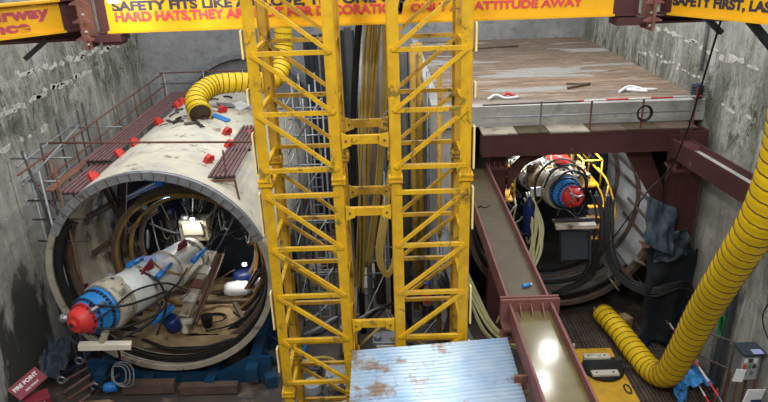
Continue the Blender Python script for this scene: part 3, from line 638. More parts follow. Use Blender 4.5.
# --- screw conveyors
def screw(p, q, r, label, seams, dr=1.0):
    p, q = Vector(p), Vector(q); d = (q-p).normalized(); L = (q-p).length
    t = thing('screw_conveyor', tuple((p+q)/2), label, 'screw conveyor')
    X = d.cross(Vector((0, 0, 1))).normalized(); Z = X.cross(d)
    at = lambda s, a=0, rr=0: p+d*s+X*(math.cos(R(a))*rr)+Z*(math.sin(R(a))*rr)
    MB().lathe(p, q, [(0, r), (L-1.05, r)], 40).build('casing', conv if seams else creamd, t)
    for s in ([.2, 1.3, 2.5, 3.4] if seams else [.3, .9, 1.4, 1.8]):
        if s < L-1.3: MB().lathe(at(s), at(s+.3), [(0, r*1.07), (.08, r*1.07)], 40).build('flange_ring', creamd if seams else grey, t)
    MB().lathe(at(L-1.55), at(L), [(0, r*1.02), (.1, r*1.14), (.3, r*1.14), (.5, r*1.10)], 40).build('bearing_ring', creamd, t)
    MB().lathe(at(L-1.05), at(L), [(0, r*dr*1.12), (.12, r*dr*1.12), (.12, r*dr*1.0), (.5, r*dr*.96), (.5, r*dr*.84), (.6, r*dr*.8)], 40).build('drive_ring', blue, t)
    for k in range(32): a = k*360/32; MB().cyl(at(L-.98, a, r*dr*1.06), at(L-.86, a, r*dr*1.06), .035, 6).build('bolt', rubber, t)
    for k in range(28): a = k*360/28; MB().cyl(at(L-.56, a, r*dr*.90), at(L-.48, a, r*dr*.90), .03, 6).build('bolt', rubber, t)
    MB().lathe(at(L-.5), at(L), [(0, r*dr*.78), (.08, r*dr*.78), (.08, r*dr*.66), (.32, r*dr*.60), (.36, r*dr*.45), (.42, r*dr*.42), (.42, r*dr*.2), (.5, r*dr*.18)], 32).build('gearbox', red, t)
    for k in range(18): a = k*20; MB().cyl(at(L-.42, a, r*dr*.72), at(L-.36, a, r*dr*.72), .025, 6).build('bolt', maroon, t)
    MB().cyl(at(L+.0), at(L+.03), r*.1, 10).build('shaft_end', rubber, t)
    return t, at, L, d, X, Z
t, at, L, d, X, Z = screw((-6.50, 19.2, 3.42), (-8.42, 14.55, 3.85), .64, 'cream screw conveyor with blue and red end poking out of the left shield', True, .90)
c = at(L-.35, 180, .48)
MB().lathe(at(L-.35, -8, .30), at(L-.35, -8, .85), [(0, .07), (.05, .10), (.3, .10), (.3, .13), (.42, .13)], 12).build('port', galv, t)
MB().lathe(at(L-.75, 140, .62), at(L-.2, 140, .62), [(0, .06), (.5, .06)], 10).build('port', galv, t)
MB().lathe(at(L-1.5, 95, .60), at(L-1.5, 95, .80), [(0, .30), (.05, .30), (.05, .24), (.10, .24)], 20).build('inspection_port', creamd, t)
MB().cyl(at(L-1.5, 95, .69), at(L-1.5, 95, .74), .05, 10).build('port_plug', dark, t)
for s, a, mt in ((2.6, 150, blue), (4.2, 160, blue), (2.4, 75, blue)):
    u = at(L-s, a, .72); MB().lathe(u, u+(at(L-s-1, a-15, .74)-u), [(0, .09), (.5, .09), (.5, .05), (.8, .05)], 12).build('hydraulic_cylinder', mt, t)
MB().prism([(0, 0), (.55, 0), (.5, .32), (.1, .12)], at(L-2.3, 120, .62), -d, Z, .05).build('lug_plate', maroon, t)
MB().prism([(0, 0), (.5, .05), (.42, .30), (.1, .22)], at(1.0, 110, .6), -d, Z, .05).build('lug_plate', maroon, t)
for s, a in ((2.3, 70), (2.9, 30), (3.6, 95), (1.9, 85)):
    MB().rbox(at(s, a, .63), (.34, .42, .05), ry=-R(a-90)*.8, rz=.4).build('wrap_sheet', mk('lilac_wrap_%d' % a, (.30, .32, .62), .5, c2=(.5, .52, .62)), t)
m = MB().bar((-8.45, 14.7, 3.10), (-7.15, 14.95, 2.90), .22, .16)
m.build('support_beam', cream, t)
MB().bar((-7.9, 14.8, 3.0), (-7.8, 15.1, 3.4), .14).build('support_leg', creamd, t)
for i, (pts, r) in enumerate((([at(L-.3, 170, .5), at(L-.7, 160, .75), at(L-1.6, 150, .82), at(L-2.6, 165, .95), at(L-3.2, 190, 1.1)], .03), ([at(L-1.5, 200, .8), at(L-2.2, 185, 1.0), at(L-3.0, 175, 1.05), at(L-3.8, 165, .8)], .03), (([at(L-.45, 120, .5), at(L-.7, 150, .85)+Vector((.3, -.1, .0)), at(L-1.7, 170, 1.05), at(L-2.6, 180, .95)]), .035), ([at(L-.3, 200, .45), at(L-.9, 200, .95), at(L-2.2, 205, 1.1), at(L-3, 190, .8)], .03), ([at(L-.4, -20, .8), at(L-.3, -70, .8), at(L-.9, -110, .95), at(L-1.9, -140, 1.1), at(L-2.5, -160, .9)], .045), ([at(L-2.4, 110, .66), at(L-2.5, 160, .85), at(L-2.6, 210, 1.0), at(L-2.2, 240, 1.5)], .035), ([at(2.0, 100, .64), at(2.1, 140, .75), at(1.6, 170, .9), at(1.0, 165, .8)], .035))):
    MB().tube(spline(pts), r, 8).build('hydraulic_hose', rubber if i != 6 else gold, t)
t = thing('hydraulic_cylinder', (-6.9, 16.6, 2.2), 'blue hydraulic cylinder lying under the screw conveyor at the left shield mouth', 'cylinder')
MB().lathe((-7.15, 16.5, 2.55), (-6.45, 17.2, 2.95), [(0, .05), (.15, .05), (.15, .12), (.8, .12)], 14).build('barrel', blue, t)
MB().lathe((-6.45, 17.2, 2.95), (-6.2, 17.45, 3.08), [(0, .04), (.4, .04)], 10).build('rod', galv, t)
t = thing('motor', (-6.75, 16.9, 2.0), 'dark navy motor hanging below the screw conveyor', 'motor')
MB().lathe((-6.75, 16.9, 2.5), (-6.65, 17.05, 1.95), [(0, .2), (.1, .25), (.45, .25), (.5, .1)], 16).build('body', navy, t)
# conveyor arm
t = thing('conveyor_arm', (-5.8, 18, 2.6), 'cream and rust coloured arm sloping down inside the left shield, right of the screw conveyor', 'arm')
MB().bar((-5.85, 19.3, 3.5), (-6.45, 17.3, 2.25), .34, .14).build('top_chord', creamd, t)
MB().bar((-5.62, 19.3, 3.35), (-6.15, 17.2, 2.05), .08, .25).build('side_chord', brown, t)
MB().bar((-5.52, 19.3, 3.42), (-6.05, 17.2, 2.12), .07).build('rod', rust, t)
for k in range(3): MB().rbox((-6.02-.14*k, 18.6-.42*k, 3.2-.27*k), (.36, .3, .12), rx=R(30), rz=-.3).build('panel', (cream, flange, cream)[k], t)
MB().rbox((-6.6, 17.15, 2.2), (.9, .16, .12)).rbox((-6.4, 17.1, 2.05), (.16, .16, .4)).build('foot_bracket', cream, t)
MB().bar((-6.35, 17.6, 1.6), (-6.35, 17.3, 2.5), .1).build('prop', wood, t)

# --- cradle under left shield
t = thing('shield_cradle', (SX, 19, 0), 'dark blue steel cradle carrying the left shield', 'cradle')
for y in (17.0, 19.5, 22.0, 24.5):
    for s in (-1, 1):
        MB().prism([(0, 0), (s*2.9, 0), (s*2.9, .95), (s*2.2, .95), (s*1.3, .45), (0, .42)], (SX, y, 0), (1, 0, 0), (0, 0, 1), s*.10).build('saddle_plate', teal, t)
for s in (-1, 1):
    MB().rbox((SX+s*2.35, 20.8, .55), (.35, 8.6, .5)).build('side_beam', teal, t)
    MB().rbox((SX+s*1.0, 20.8, .2), (.3, 8.6, .4)).build('base_beam', teal, t)
    for k in range(4): MB().prism([(0, 0), (s*.55, 0), (0, .7)], (SX+s*2.5, 16.9+k*.9, 0), (1, 0, 0), (0, 0, 1), .08).build('gusset', teal, t)
MB().rbox((SX-.9, 16.55, .25), (1.6, .3, .35)).rbox((SX+1.0, 16.45, .2), (1.8, .25, .3)).build('front_sill', brown, t)
for k, (x, lb) in enumerate(((-4.35, 'blue'), (-3.98, 'blue'))):
    tag(MB().rbox((x+.1*k, 17.2-.4*k, .22), (.35, .5, .4), rz=.3).build('jack_block', teal), ('left' if k == 0 else 'right')+' one of two blue jack blocks beside the cradle near the left mast', 'jack')
tag(MB().tube([(-2.85, 15.2, .35), (-2.95, 18.6, .4)], .07, 10).build('blue_pipe', blue), 'bright blue pipe lying beside the left mast foot', 'pipe')
tag(MB().ib((-3.2, 15.2, .15), (-3.3, 20, .15), .3, .3, .03, .03).build('rail_beam', brown), 'brown rail beam on the ground between cradle and left mast', 'beam')

# --- left walkways, scaffolds
def slats(x0, x1, y0, y1, z, lb, mt, n, tilt=0):
    t = thing('slatted_walkway', ((x0+x1)/2, (y0+y1)/2, z), lb, 'walkway', 'slatted walkways beside the left shield')
    for k in range(n):
        x = x0+(x1-x0)*(k+.5)/n; MB().rbox((x, (y0+y1)/2, z), ((x1-x0)/n*.55, y1-y0, .05)).build('slat', mt, t)
    for y in (y0+.15, (y0+y1)/2, y1-.15): MB().rbox(((x0+x1)/2, y, z-.07), (x1-x0, .07, .09)).build('bearer', dark, t)
plank = mk('purple_brown_slat', (.20, .10, .10), .7, c2=(.11, .06, .065), scale=5, amt=.8)
slats(-9.45, -8.70, 17.3, 19.8, 6.55, 'nearest slatted walkway on the left shoulder of the cream shield', plank, 5)
slats(-9.6, -8.8, 19.6, 24.6, 6.72, 'middle slatted walkway on the left shoulder of the cream shield', plank, 6)
slats(-9.8, -8.95, 24.8, 29.6, 6.6, 'farthest slatted walkway beside the cream shield', plank, 6)
slats(-5.12, -4.35, 17.35, 22.6, 6.86, 'slatted walkway on the right shoulder of the cream shield beside the mast', plank, 6)
tag(MB().rbox((-9.85, 22.6, 6.5), (.30, 10, .04)).build('toe_board', mk('rust_board', (.22, .10, .07), .7)), 'long rusty toe board beside the left walkways', 'board')
t = thing('bracket_frame', (-4.3, 17.3, 6.0), 'small rusty bracket frame under the right slatted walkway', 'bracket')
MB().bar((-5.1, 17.3, 6.76), (-4.3, 17.3, 6.76), .06).bar((-4.32, 17.3, 6.76), (-4.25, 17.3, 6.0), .05).build('frame', rust, t)
MB().bar((-4.6, 17.5, 6.8), (-4.6, 17.5, 7.6), .04).build('post', rust, t)
t = thing('guardrail', (-10, 22.5, 6.2), 'rusty tube guardrail running beside the left shield towards the end wall', 'guardrail')
MB().tube([(-9.95, 16.5, 7.4), (-10, 29.3, 7.5)], .032).build('rail', rust, t)
MB().tube([(-9.98, 17.4, 6.75), (-10.02, 29.4, 6.95)], .03).build('rail', rust, t)
for k in range(7): MB().tube([(-9.98, 18.2+1.85*k, 6.0), (-9.98, 18.2+1.85*k, 7.48)], .03).build('post', rust if k % 2 == 0 else brown, t)
t = thing('guardrail', (-9, 29.6, 6.5), 'thin grey guardrail across the far end beyond the left shield', 'guardrail')
for z in (7.0, 7.5): MB().tube([(-10.2, 29.6, z), (-4.5, 29.6, z)], .03).build('rail', galv if z < 7.2 else rust, t)
for x in (-10, -8.2, -6.4): MB().tube([(x, 29.6, 0), (x, 29.6, 7.55)], .03).build('post', galv, t)
tag(MB().tube([(-9.35, 17.3, 8.05), (-3.5, 18.4, 7.52)], .032).build('scaffold_pipe', rust), 'long rusty pipe lying level in front of the cream shield crown', 'pipe')
t = thing('scaffold', (-10.2, 17.8, 0), 'grey tube scaffold between the left wall and the cream shield', 'scaffold')
sc = []
for x, y, z1, mt in ((-10.15, 17.4, 7.75, grey), (-10.3, 18.6, 7.6, dark), (-9.35, 17.3, 7.5, rust), (-10.6, 20.4, 7.9, dark), (-10.7, 22.6, 7.9, dark), (-9.7, 17.1, 7.3, grey), (-10.1, 20.9, 8.05, dark)):
    MB().tube([(x, y, 0), (x, y, z1)], .035).build('standard', mt, t)
for z in (5.0, 5.7, 6.3, 6.9): MB().tube([(-10.4, 17.4, z), (-8.9 if z < 6.4 else -9.3, 17.3, z)], .03).build('ledger', dark if z < 6.4 else grey, t)
for z in (6.2, 6.95, 7.4): MB().tube([(-10.35, 17.2, z), (-10.75, 23.2, z)], .03).build('ledger', grey, t)
for y, z in ((18.6, 7.2), (20.4, 7.1), (22.6, 7.0)): MB().tube([(-11.3, y, z), (-9.4, y-.1, z)], .03).build('transom', grey, t)
MB().tube([(-10.2, 17.4, 7.8), (-9.6, 17.2, 4.2)], .04).build('diagonal_brace', dark, t)
MB().tube([(-10.2, 17.0, 6.9), (-9.5, 19.6, 7.9)], .03).build('diagonal_brace', grey, t)
MB().tube([(-10.1, 17.5, 6.6), (-9.2, 17.3, 5.5)], .03).build('diagonal_brace', dark, t)
# scaffold tower between shield and masts
t = thing('scaffold', (-2.6, 21.5, 0), 'silver scaffold tower seen through the left mast beside the cream shield', 'scaffold')
X0, X1, Y0, Y1 = -3.15, -1.95, 20.0, 24.0
for x in (X0, -2.55, X1):
    for y in (Y0, 22, Y1): MB().tube([(x, y, 0), (x, y, 8.4)], .035, 6).build('standard', galv, t)
for z in (1.2, 2.2, 3.2, 4.2, 5.2, 6.2, 7.2, 8.1):
    for y in (Y0, 22): MB().tube([(X0-.2, y, z), (X1+.2, y, z)], .03, 6).build('ledger', galv, t)
    MB().tube([(X0, Y0, z), (X0, Y1, z)], .03, 6).build('ledger', galv, t)
for k in range(4): MB().tube([(X0, Y0-.03, .6+2*k), (X1, Y0-.03, 2.4+2*k)], .03, 6).build('diagonal_brace', galv, t)
t = thing('access_ladder', (-2.3, 20.5, 0), 'grey ladder on the scaffold tower behind the left mast', 'ladder')
for x in (-2.5, -2.15): MB().bar((x, 19.6, 0), (x, 20.6, 6.5), .04).build('side_rail', grey, t)
for k in range(20): MB().bar((-2.5, 19.6+k*.05, .3+k*.31), (-2.15, 19.6+k*.05, .3+k*.31), .03).build('rung', galv, t)
# ================================================================ right shield and its machinery
lightgrey = mk('lining_grey', (.40, .39, .39), .6, c2=(.22, .21, .21), scale=1.2, amt=.8, dirt=(.16, .13, .11), dscale=1.5, dlev=.60)
RX, RZ, RY = 6.0, 3.85, 20.0
rsh = shield(RX, RZ, RY, 31.5, 'dark tunnel shield under the slab on the right, with light grey lining', brown, lightgrey)
lab(MB().ring((RX, RZ), 3.02, 3.16, RY+.3, 30, a0=185, a1=322, n=40).build('invert_plate', dark, rsh), 'dark lower lining')
for k in range(5):
    a = R(-8-11*k); lab(MB().rbox((RX+3.1*math.cos(a), RY-.02, RZ+3.1*math.sin(a)), (.42, .5, .05), ry=-a).build('seal_segment', (creamd, flange)[k % 2], rsh), 'stepped segment at the lower right rim')
for k in range(4):
    y = RY+1.6+2.2*k; MB().ring((RX, RZ), 3.02, 3.17, y, y+.07, a0=-60, a1=70, n=30).build('rib', brown, rsh)
for a, y0, y1 in ((20, 20.6, 24), (8, 20.5, 23), (-5, 20.4, 22.5), (-16, 20.4, 22.5)):
    c = Vector((RX+3.08*math.cos(R(a)), (y0+y1)/2, RZ+3.08*math.sin(R(a)))); MB().rbox(c, (.05, y1-y0, .09), ry=-R(a)).build('cable_tray', brown, rsh)
t, at, L, d, X, Z = screw((5.3, 24.5, 4.3), (6.05, 18.95, 5.10), .56, 'silver and cream screw conveyor with blue and red end under the slab on the right', False, .84)
for k in range(6): a = k*60; MB().rbox(at(L-.25, a, .27), (.10, .1, .10), rz=a).build('lug', red, t)
MB().tube(spline([at(L-.1, 150, .25), at(L+.03, 90, .1), at(L-.1, 40, .3)]), .03, 6).build('pipe', galv, t)
MB().tube(spline([at(L-.2, -30, .3), at(L+.0, 10, .15), at(L-.15, 60, .45)]), .025, 6).build('pipe', galv, t)
MB().bar((5.35, 18.75, 4.28), (6.6, 18.65, 4.33), .26, .12).build('support_beam', creamd, t)
MB().bar((5.3, 18.95, 4.38), (6.6, 18.95, 4.42), .12, .1).build('support_beam', dark, t)
for i, (a0, a1, rr, s0) in enumerate(((200, 20, .95, 1.5), (180, 40, .80, 1.2), (160, -10, 1.02, 1.9), (220, 60, .75, 2.3))):
    pts = [at(L-s0+.15*k, a0+(a1-a0)*k/6, rr) for k in range(7)]; MB().tube(spline(pts), .035, 8).build('hydraulic_hose', rubber, t)
for k in range(5): MB().lathe(at(.4+.7*k), at(.6+.7*k), [(0, .60), (.14, .60)], 32).build('clamp_ring', (grey, gold, cream)[k % 3], t)
tag(MB().rbox((6.05, 18.85, 3.55), (.92, .10, .95), rx=R(-16)).rbox((5.6, 18.80, 3.55), (.05, .3, .95), rx=R(-16)).rbox((6.5, 18.8, 3.55), (.05, .3, .95), rx=R(-16)).build('discharge_chute', mk('chute_steel', (.035, .045, .06), .45, metal=.3, c2=(.02, .03, .04))), 'dark grey steel chute below the right screw conveyor', 'chute')
t = thing('gas_cylinder', (4.82, 20.2, 3.2), 'upright blue cylinder left of the right screw conveyor', 'cylinder')
MB().lathe((4.82, 20.2, 3.3), (4.82, 20.2, 4.75), [(0, .17), (.05, .20), (1.1, .20), (1.25, .14), (1.3, .07), (1.45, .07)], 16).build('body', navy, t)
MB().cyl((4.82, 20.2, 4.7), (4.82, 20.2, 4.85), .05, 8).build('valve', white, t)
tag(MB().rbox((4.98, 20.1, 4.95), (.34, .1, .3), rz=.2).build('notice_card', white), 'small white card above the blue cylinder', 'sign')
# yellow access platform
def rail_platform(nm, x0, x1, y0, y1, z, h, lb):
    t = thing(nm, ((x0+x1)/2, (y0+y1)/2, z), lb, 'platform')
    MB().rbox(((x0+x1)/2, (y0+y1)/2, z), (x1-x0, y1-y0, .06)).build('deck', orange, t)
    for x in (x0, x1):
        for k in range(3):
            y = y0+(y1-y0)*k/2; MB().tube([(x, y, z), (x, y, z+h)], .035).build('post', plateY, t)
        for hh in (h*.5, h): MB().tube([(x, y0, z+hh), (x, y1, z+hh)], .035).build('rail', plateY, t)
    MB().tube([(x0, y0, z+h), (x1, y0, z+h)], .035).build('rail', plateY, t)
    return t
rail_platform('access_platform', 6.75, 7.4, 20.9, 23.6, 4.75, .95, 'yellow railed platform beside the right screw conveyor')
t = thing('stair_rail', (7.6, 20.4, 3.0), 'bent yellow stair rail descending at the right of the right screw conveyor', 'handrail')
MB().tube(spline([(7.3, 21.0, 5.4), (7.55, 20.6, 5.0), (7.75, 20.2, 4.2), (7.6, 19.9, 3.5)], 6), .035).build('rail', plateY, t)
MB().tube(spline([(7.25, 20.9, 4.9), (7.45, 20.5, 4.3), (7.25, 20.0, 3.4)], 6), .03).build('rail', plateY, t)
MB().tube([(7.55, 20.5, 4.9), (7.4, 20.5, 3.2)], .03).build('post', plateY, t)
for k in range(4): MB().rbox((7.2-.05*k, 20.4-.15*k, 4.2-.32*k), (.6, .24, .04)).build('tread', orange, t)
t = rail_platform('access_platform', 3.75, 4.3, 20.3, 21.4, 4.55, .9, 'small yellow platform at the left of the right shield')
# equipment pile deep inside the right shield
random.seed(21)
mats = (grey, white, cream, creamd, white, brown, cream, rubber, navy, wood)
names = (('valve_block', 'block'), ('junction_box', 'box'), ('equipment_case', 'case'), ('pump_unit', 'pump'))
adj = ['lowest', 'small', 'tilted', 'boxy', 'squat', 'narrow', 'worn', 'broad', 'rear', 'upper', 'half hidden', 'short', 'dusty', 'deep', 'oblong', 'leaning']
for i in range(40):
    x = random.uniform(4.0, 6.9); y = random.uniform(21.2, 26.5); z = 4.75+.10*(y-21.5)+random.uniform(-.2, .45) if x > 4.9 else random.uniform(4.3, 5.7)
    mt = mats[i % 8]; s_ = [random.uniform(.25, .7) for _ in range(3)]; nm, ct = names[i % 4]
    t = thing(nm, (x, y, z), 'equipment box or pump amid the pile around the right screw conveyor', ct, 'equipment piled in the right shield')
    MB().rbox((x, y, z), (s_[0], s_[1], s_[2]*.7), rz=random.uniform(0, 3)).build('housing', mt, t, .02)
    MB().cyl((x, y, z+s_[2]*.3), (x+.1, y-.1, z+s_[2]*.35+.2), .09, 10).build('cap', mats[(i*3+1) % 10], t)
    MB().tube(spline([(x-.2, y-.3, z), (x, y-.45, z+.3), (x+.3, y-.3, z+.1)]), .035, 6).build('pipe', mats[(i*7+2) % 8], t)
for i in range(46):
    x = random.uniform(3.9, 7.2); y = random.uniform(20.2, 25); z = random.uniform(4.0, 5.9) if i % 2 else random.uniform(3.2, 5.2)
    if 5.0 < x < 6.7 and y < 21: x += (-1.2 if i % 2 else 1.1)
    pts = [(x, y, z), (x+random.uniform(-.5, .5), y-.3, z-random.uniform(.1, .7)), (x+random.uniform(-.9, .9), y+random.uniform(-.4, .6), z+random.uniform(-.3, .4))]
    hose('service_hose', pts, random.choice((.025, .035, .045)), random.choice((rubber, rubber, dark, grey, galv, white, creamd, hoseP)), 'short service hose tangled around the right screw conveyor', 'hose', 'service hoses in the right shield', 6, 6)
tag(MB().lathe((6.0, 22.6, 5.35), (6.5, 21.6, 5.45), [(0, .12), (.2, .2), (.8, .2), (1.1, .1)], 14).build('motor', red), 'small red motor on top of the right screw conveyor', 'motor')
for i, (x, y, z, pw) in enumerate(((6.9, 20.7, 6.5, 110), (5.2, 22.4, 6.7, 150), (5.6, 26.5, 6.7, 160))):
    t = thing('tunnel_lamp', (x, y, z), ('first', 'second', 'third')[i]+' strip lamp from the mouth under the crown of the right shield', 'lamp')
    MB().rbox((x, y, z+.06), (.14, 1.1, .06)).build('housing', white, t); MB().rbox((x, y, z+.02), (.10, 1.0, .03)).build('tube', emis('strip_%d' % i, (.9, .96, 1), 5), t)
    l_ = area('tunnel_glow', (0, 0, -.03), (0, 0, 0), (.1, 1.0), pw, (.9, .96, 1)); l_.parent = t
def bundle(base, n, spread, r, mt, lb, grp, seed, nm='hose'):
    random.seed(seed)
    for k in range(n):
        a = random.uniform(0, 2*PI); rr = spread*math.sqrt(random.random()); pts = []
        for i, p in enumerate(base):
            j = .5+.6*abs(math.sin(i*1.7+k)); pts.append((p[0]+math.cos(a+i*.25)*rr*j, p[1]+math.sin(a)*rr*.5, p[2]+math.sin(a+i*.3)*rr*j))
        hose(nm, pts, r*random.uniform(.8, 1.15), mt, lb, 'hose', grp, 7, 7)
bundle([(7.25, 19.6, 4.9), (7.2, 19.2, 4.1), (7.2, 18.9, 3.2), (7.6, 18.5, 2.45), (8.4, 18.0, 2.25), (9.1, 17.8, 2.55), (9.5, 17.8, 2.2), (9.55, 17.7, .8)], 11, .20, .04, rubber, 'thick black hose in the bundle sweeping to the right wall', 'black hoses sweeping right', 4)
bundle([(4.85, 20.6, 4.5), (5.0, 19.9, 3.8), (4.85, 19.3, 3.1), (4.5, 18.8, 2.4), (4.1, 18.5, 1.7), (3.8, 18.4, .9)], 14, .26, .032, hoseP, 'pale yellow hose in the bundle falling left of the chute', 'pale hoses left of the chute', 5)
bundle([(6.9, 19.8, 5.0), (7.0, 19.4, 4.4), (6.9, 19.1, 3.4), (6.6, 19.2, 2.2), (5.6, 19.4, 1.4)], 7, .22, .04, rubber, 'black hose hanging right of the dark chute', 'black hoses right of the chute', 6)
bundle([(2.0, 18.6, 4.6), (2.2, 18.3, 3.5), (2.6, 17.6, 2.4), (3.3, 17.2, 1.3), (4.6, 17.6, .4)], 9, .25, .04, hoseP, 'pale hose curving down between right mast and purple strut', 'pale hoses beside the strut', 8)
bundle([(1.75, 18.6, 4.4), (1.9, 18.0, 3.2), (2.1, 17.4, 2.1), (2.6, 17.0, .9), (3.3, 16.9, .2)], 9, .30, .05, bundlem, 'grey sleeved hose between right mast and purple strut', 'grey hoses beside the strut', 9)
bundle([(1.6, 17.3, 3.4), (1.9, 17.0, 2.4), (1.7, 16.6, 1.4), (2.6, 16.4, .4)], 7, .25, .045, rubber, 'black hose at the foot of the right mast', 'black hoses by the right mast', 10)
# tarp
def cloth(nm, c, su, sv, U, V, mt, lb, amp=.18, n=22, seed=1, cat='tarp'):
    U, V = Vector(U).normalized(), Vector(V).normalized(); W_ = U.cross(V); vs = []
    for j in range(n+1):
        for i in range(n+1):
            a, b = i/n-.5, j/n-.5; h = noise.noise(Vector((a*3.4+seed, b*2.6, seed)))*amp*2+noise.noise(Vector((a*9, b*7+seed, 3)))*amp*.5
            edge = 1+.16*noise.noise(Vector((b*4+seed, a*4, 9)))
            vs.append(Vector(c)+U*(a*su*edge)+V*(b*sv*edge)+W_*h)
    m = MB().add(vs, [(j*(n+1)+i, j*(n+1)+i+1, (j+1)*(n+1)+i+1, (j+1)*(n+1)+i) for j in range(n) for i in range(n)], True)
    o = m.build(nm, mt); s = o.modifiers.new('thick', 'SOLIDIFY'); s.thickness = .012; return tag(o, lb, cat)
cloth('tarp', (8.35, 17.95, 4.55), 1.0, 1.5, (1, -.15, -.45), (.1, .45, 1), tarpm, 'dark grey tarp draped beside the right column below the portal beam', seed=3, amp=.12)
cloth('tarp', (8.75, 17.9, 3.9), 1.0, .9, (1, -.1, .3), (0, .3, 1), tarpm, 'lower crumpled dark tarp at the foot of the right column brace', seed=5)

cloth('shade_sheet', (8.95, 18.0, 2.0), 1.5, 3.4, (1, -.1, 0), (0, .08, 1), mk('shade_sheet_black', (.012, .014, .018), .6, spec=.2, c2=(.03, .035, .045)), 'black sheet added to darken the foot of the right column', amp=.10, seed=15, cat='sheeting')  # added dark sheet, stands in for the shade on the lower column
# ================================================================ floor on the right
for i in range(5):
    x0 = 4.3+1.06*i
    t = thing('ribbed_floor_panel', (x0+.5, 17, 0), ('first', 'second', 'third', 'fourth', 'fifth')[i]+' dark ribbed floor panel from the strut towards the right wall', 'floor panel', 'ribbed floor panels')
    MB().rbox((x0+.5, 16.8, .03), (1.04, 7.0, .06)).build('plate', bfloor, t)
    m = MB()
    for k in range(9): m.rbox((x0+.04+.115*k, 16.8, .085), (.035, 7.0, .05))
    m.build('ribs', brown, t)
    m = MB()
    for k in range(12): m.rbox((x0+.5, 13.6+.6*k, .075), (1.04, .03, .03))
    m.build('cross_wires', dark, t)
tag(MB().ib((5.75, 15.2, .2), (5.85, 22, .2), .16, .2, .03, .03).build('floor_rail', dark), 'dark rail on the floor running away beside the yellow plate', 'rail')
t = thing('turntable_plate', (6.55, 16.6, .1), 'yellow floor plate with a black disc and two cream bars', 'plate')
MB().prism([(-.62, -1.9), (.62, -1.9), (.62, 1.15), (-.62, 1.15)], (6.6, 16.7, .1), (1, 0, 0), (0, 1, 0), .10).build('plate', plateY, t)
MB().lathe((6.62, 16.75, .2), (6.62, 16.75, .32), [(0, .64), (.08, .64), (.1, .60), (.12, .60)], 40).build('disc', rubber, t)
for y in (17.2, 16.35):
    b = MB().rbox((6.55, y, .36), (.82, .24, .07)).build('cream_bar', cream, t)
    for x in (6.3, 6.8): MB().cyl((x, y, .39), (x, y, .41), .03, 8).build('bolt_hole', dark, b)
MB().rbox((7.2, 17.1, .28), (.22, .2, .10)).rbox((7.35, 16.7, .28), (.3, .08, .06)).build('latch', dark, t)
m = MB(); m.tube([Vector((7.05+.09*math.cos(a), 15.75+.2*math.sin(a), .23)) for a in [2*PI*i/16 for i in range(16)]], .025, 6, closed=True); m.build('slot', dark, t)
tag(MB().lathe((6.05, 18.0, .1), (6.05, 18.0, .3), [(0, .05), (.15, .05), (.2, .03)], 10).build('bolt_post', cream), 'small pale bolt post behind the yellow plate', 'post')
# ducts
def duct(pts, r0, r1, pitch, lb, open_end=False):
    P_ = spline(pts, 14); L_ = [0]
    for a, b in zip(P_[:-1], P_[1:]): L_.append(L_[-1]+(b-a).length)
    tot = L_[-1]; ns = int(tot/(pitch/6)); path = []; j = 0
    for i in range(ns+1):
        s = tot*i/ns
        while j < len(L_)-2 and L_[j+1] < s: j += 1
        f = (s-L_[j])/max(1e-6, L_[j+1]-L_[j]); path.append(P_[j].lerp(P_[j+1], f))
    t = thing('ventilation_duct', tuple(pts[0]), lb, 'duct', 'yellow ventilation ducts')
    rr = lambda f: r0+(r1-r0)*f
    m = MB().tube(path, 1, 28, rf=lambda f, i: rr(f)*(1-.022*(.5+.5*math.cos(2*PI*i/6)) + .02*noise.noise(Vector((i*.15, 0, 0)))))
    if open_end:  # inside wall at the mouth
        m.f = m.f[:-2]+[m.f[-1]]; m.sm = m.sm[:-1]
        d0 = (path[1]-path[0]).normalized(); e = MB(); e.tube([path[0]+d0*.02, path[3], path[8]], rr(0)*.93, 28); e.build('inner_sleeve', dusty, t)
        q0 = path[0]; X_ = d0.cross(Vector((0, 0, 1))).normalized(); Z_ = X_.cross(d0)
        MB().tube([q0+X_*rr(0)*math.cos(2*PI*k/24)+Z_*rr(0)*math.sin(2*PI*k/24) for k in range(24)], .03, 6, closed=True).build('mouth_ring', ductm, t)
    m.build('sleeve', ductm, t)
    hel = []; prev = None; n_ = 14; total = int(tot/pitch*n_)
    for i in range(total+1):
        f = i/total; k = f*(len(path)-1); a = min(int(k), len(path)-2); p = path[a].lerp(path[a+1], k-a); dd = (path[min(a+2, len(path)-1)]-path[max(a-1, 0)]).normalized()
        if prev is None:
            u = Vector((0, 0, 1)) if abs(dd.z) < .9 else Vector((0, 1, 0)); X_ = dd.cross(u).normalized()
        else: X_ = (prev-dd*prev.dot(dd)).normalized()
        prev = X_; Z_ = X_.cross(dd); th = 2*PI*i/n_
        hel.append(p+(X_*math.cos(th)+Z_*math.sin(th))*(rr(f)*1.005))
    MB().tube(hel, .016, 5).build('wire_spiral', ductr, t)
    return t
duct([(7.45, 19.5, .5), (7.65, 18.4, .5), (7.80, 17.2, .46), (7.94, 16.2, .50), (8.04, 15.5, .95), (8.06, 14.95, 2.1), (8.0, 14.2, 3.8), (7.86, 13.2, 5.6), (7.78, 12.45, 6.95), (7.74, 12.05, 7.9), (7.7, 11.8, 9.2), (7.5, 11.6, 10.8), (7.4, 11.5, 13)], .36, .45, .27, 'big yellow ventilation duct bending up from the right floor past the right wall')
duct([(-6.42, 22.1, 7.50), (-6.68, 22.8, 7.84), (-6.4, 23.9, 8.05), (-5.6, 24.4, 8.05), (-4.7, 24.8, 7.95), (-4.1, 25.3, 8.1), (-3.9, 25.9, 8.9), (-3.85, 26, 10), (-3.8, 26, 14)], .40, .32, .24, 'yellow ventilation duct lying on the cream shield with its open mouth towards the camera', True)
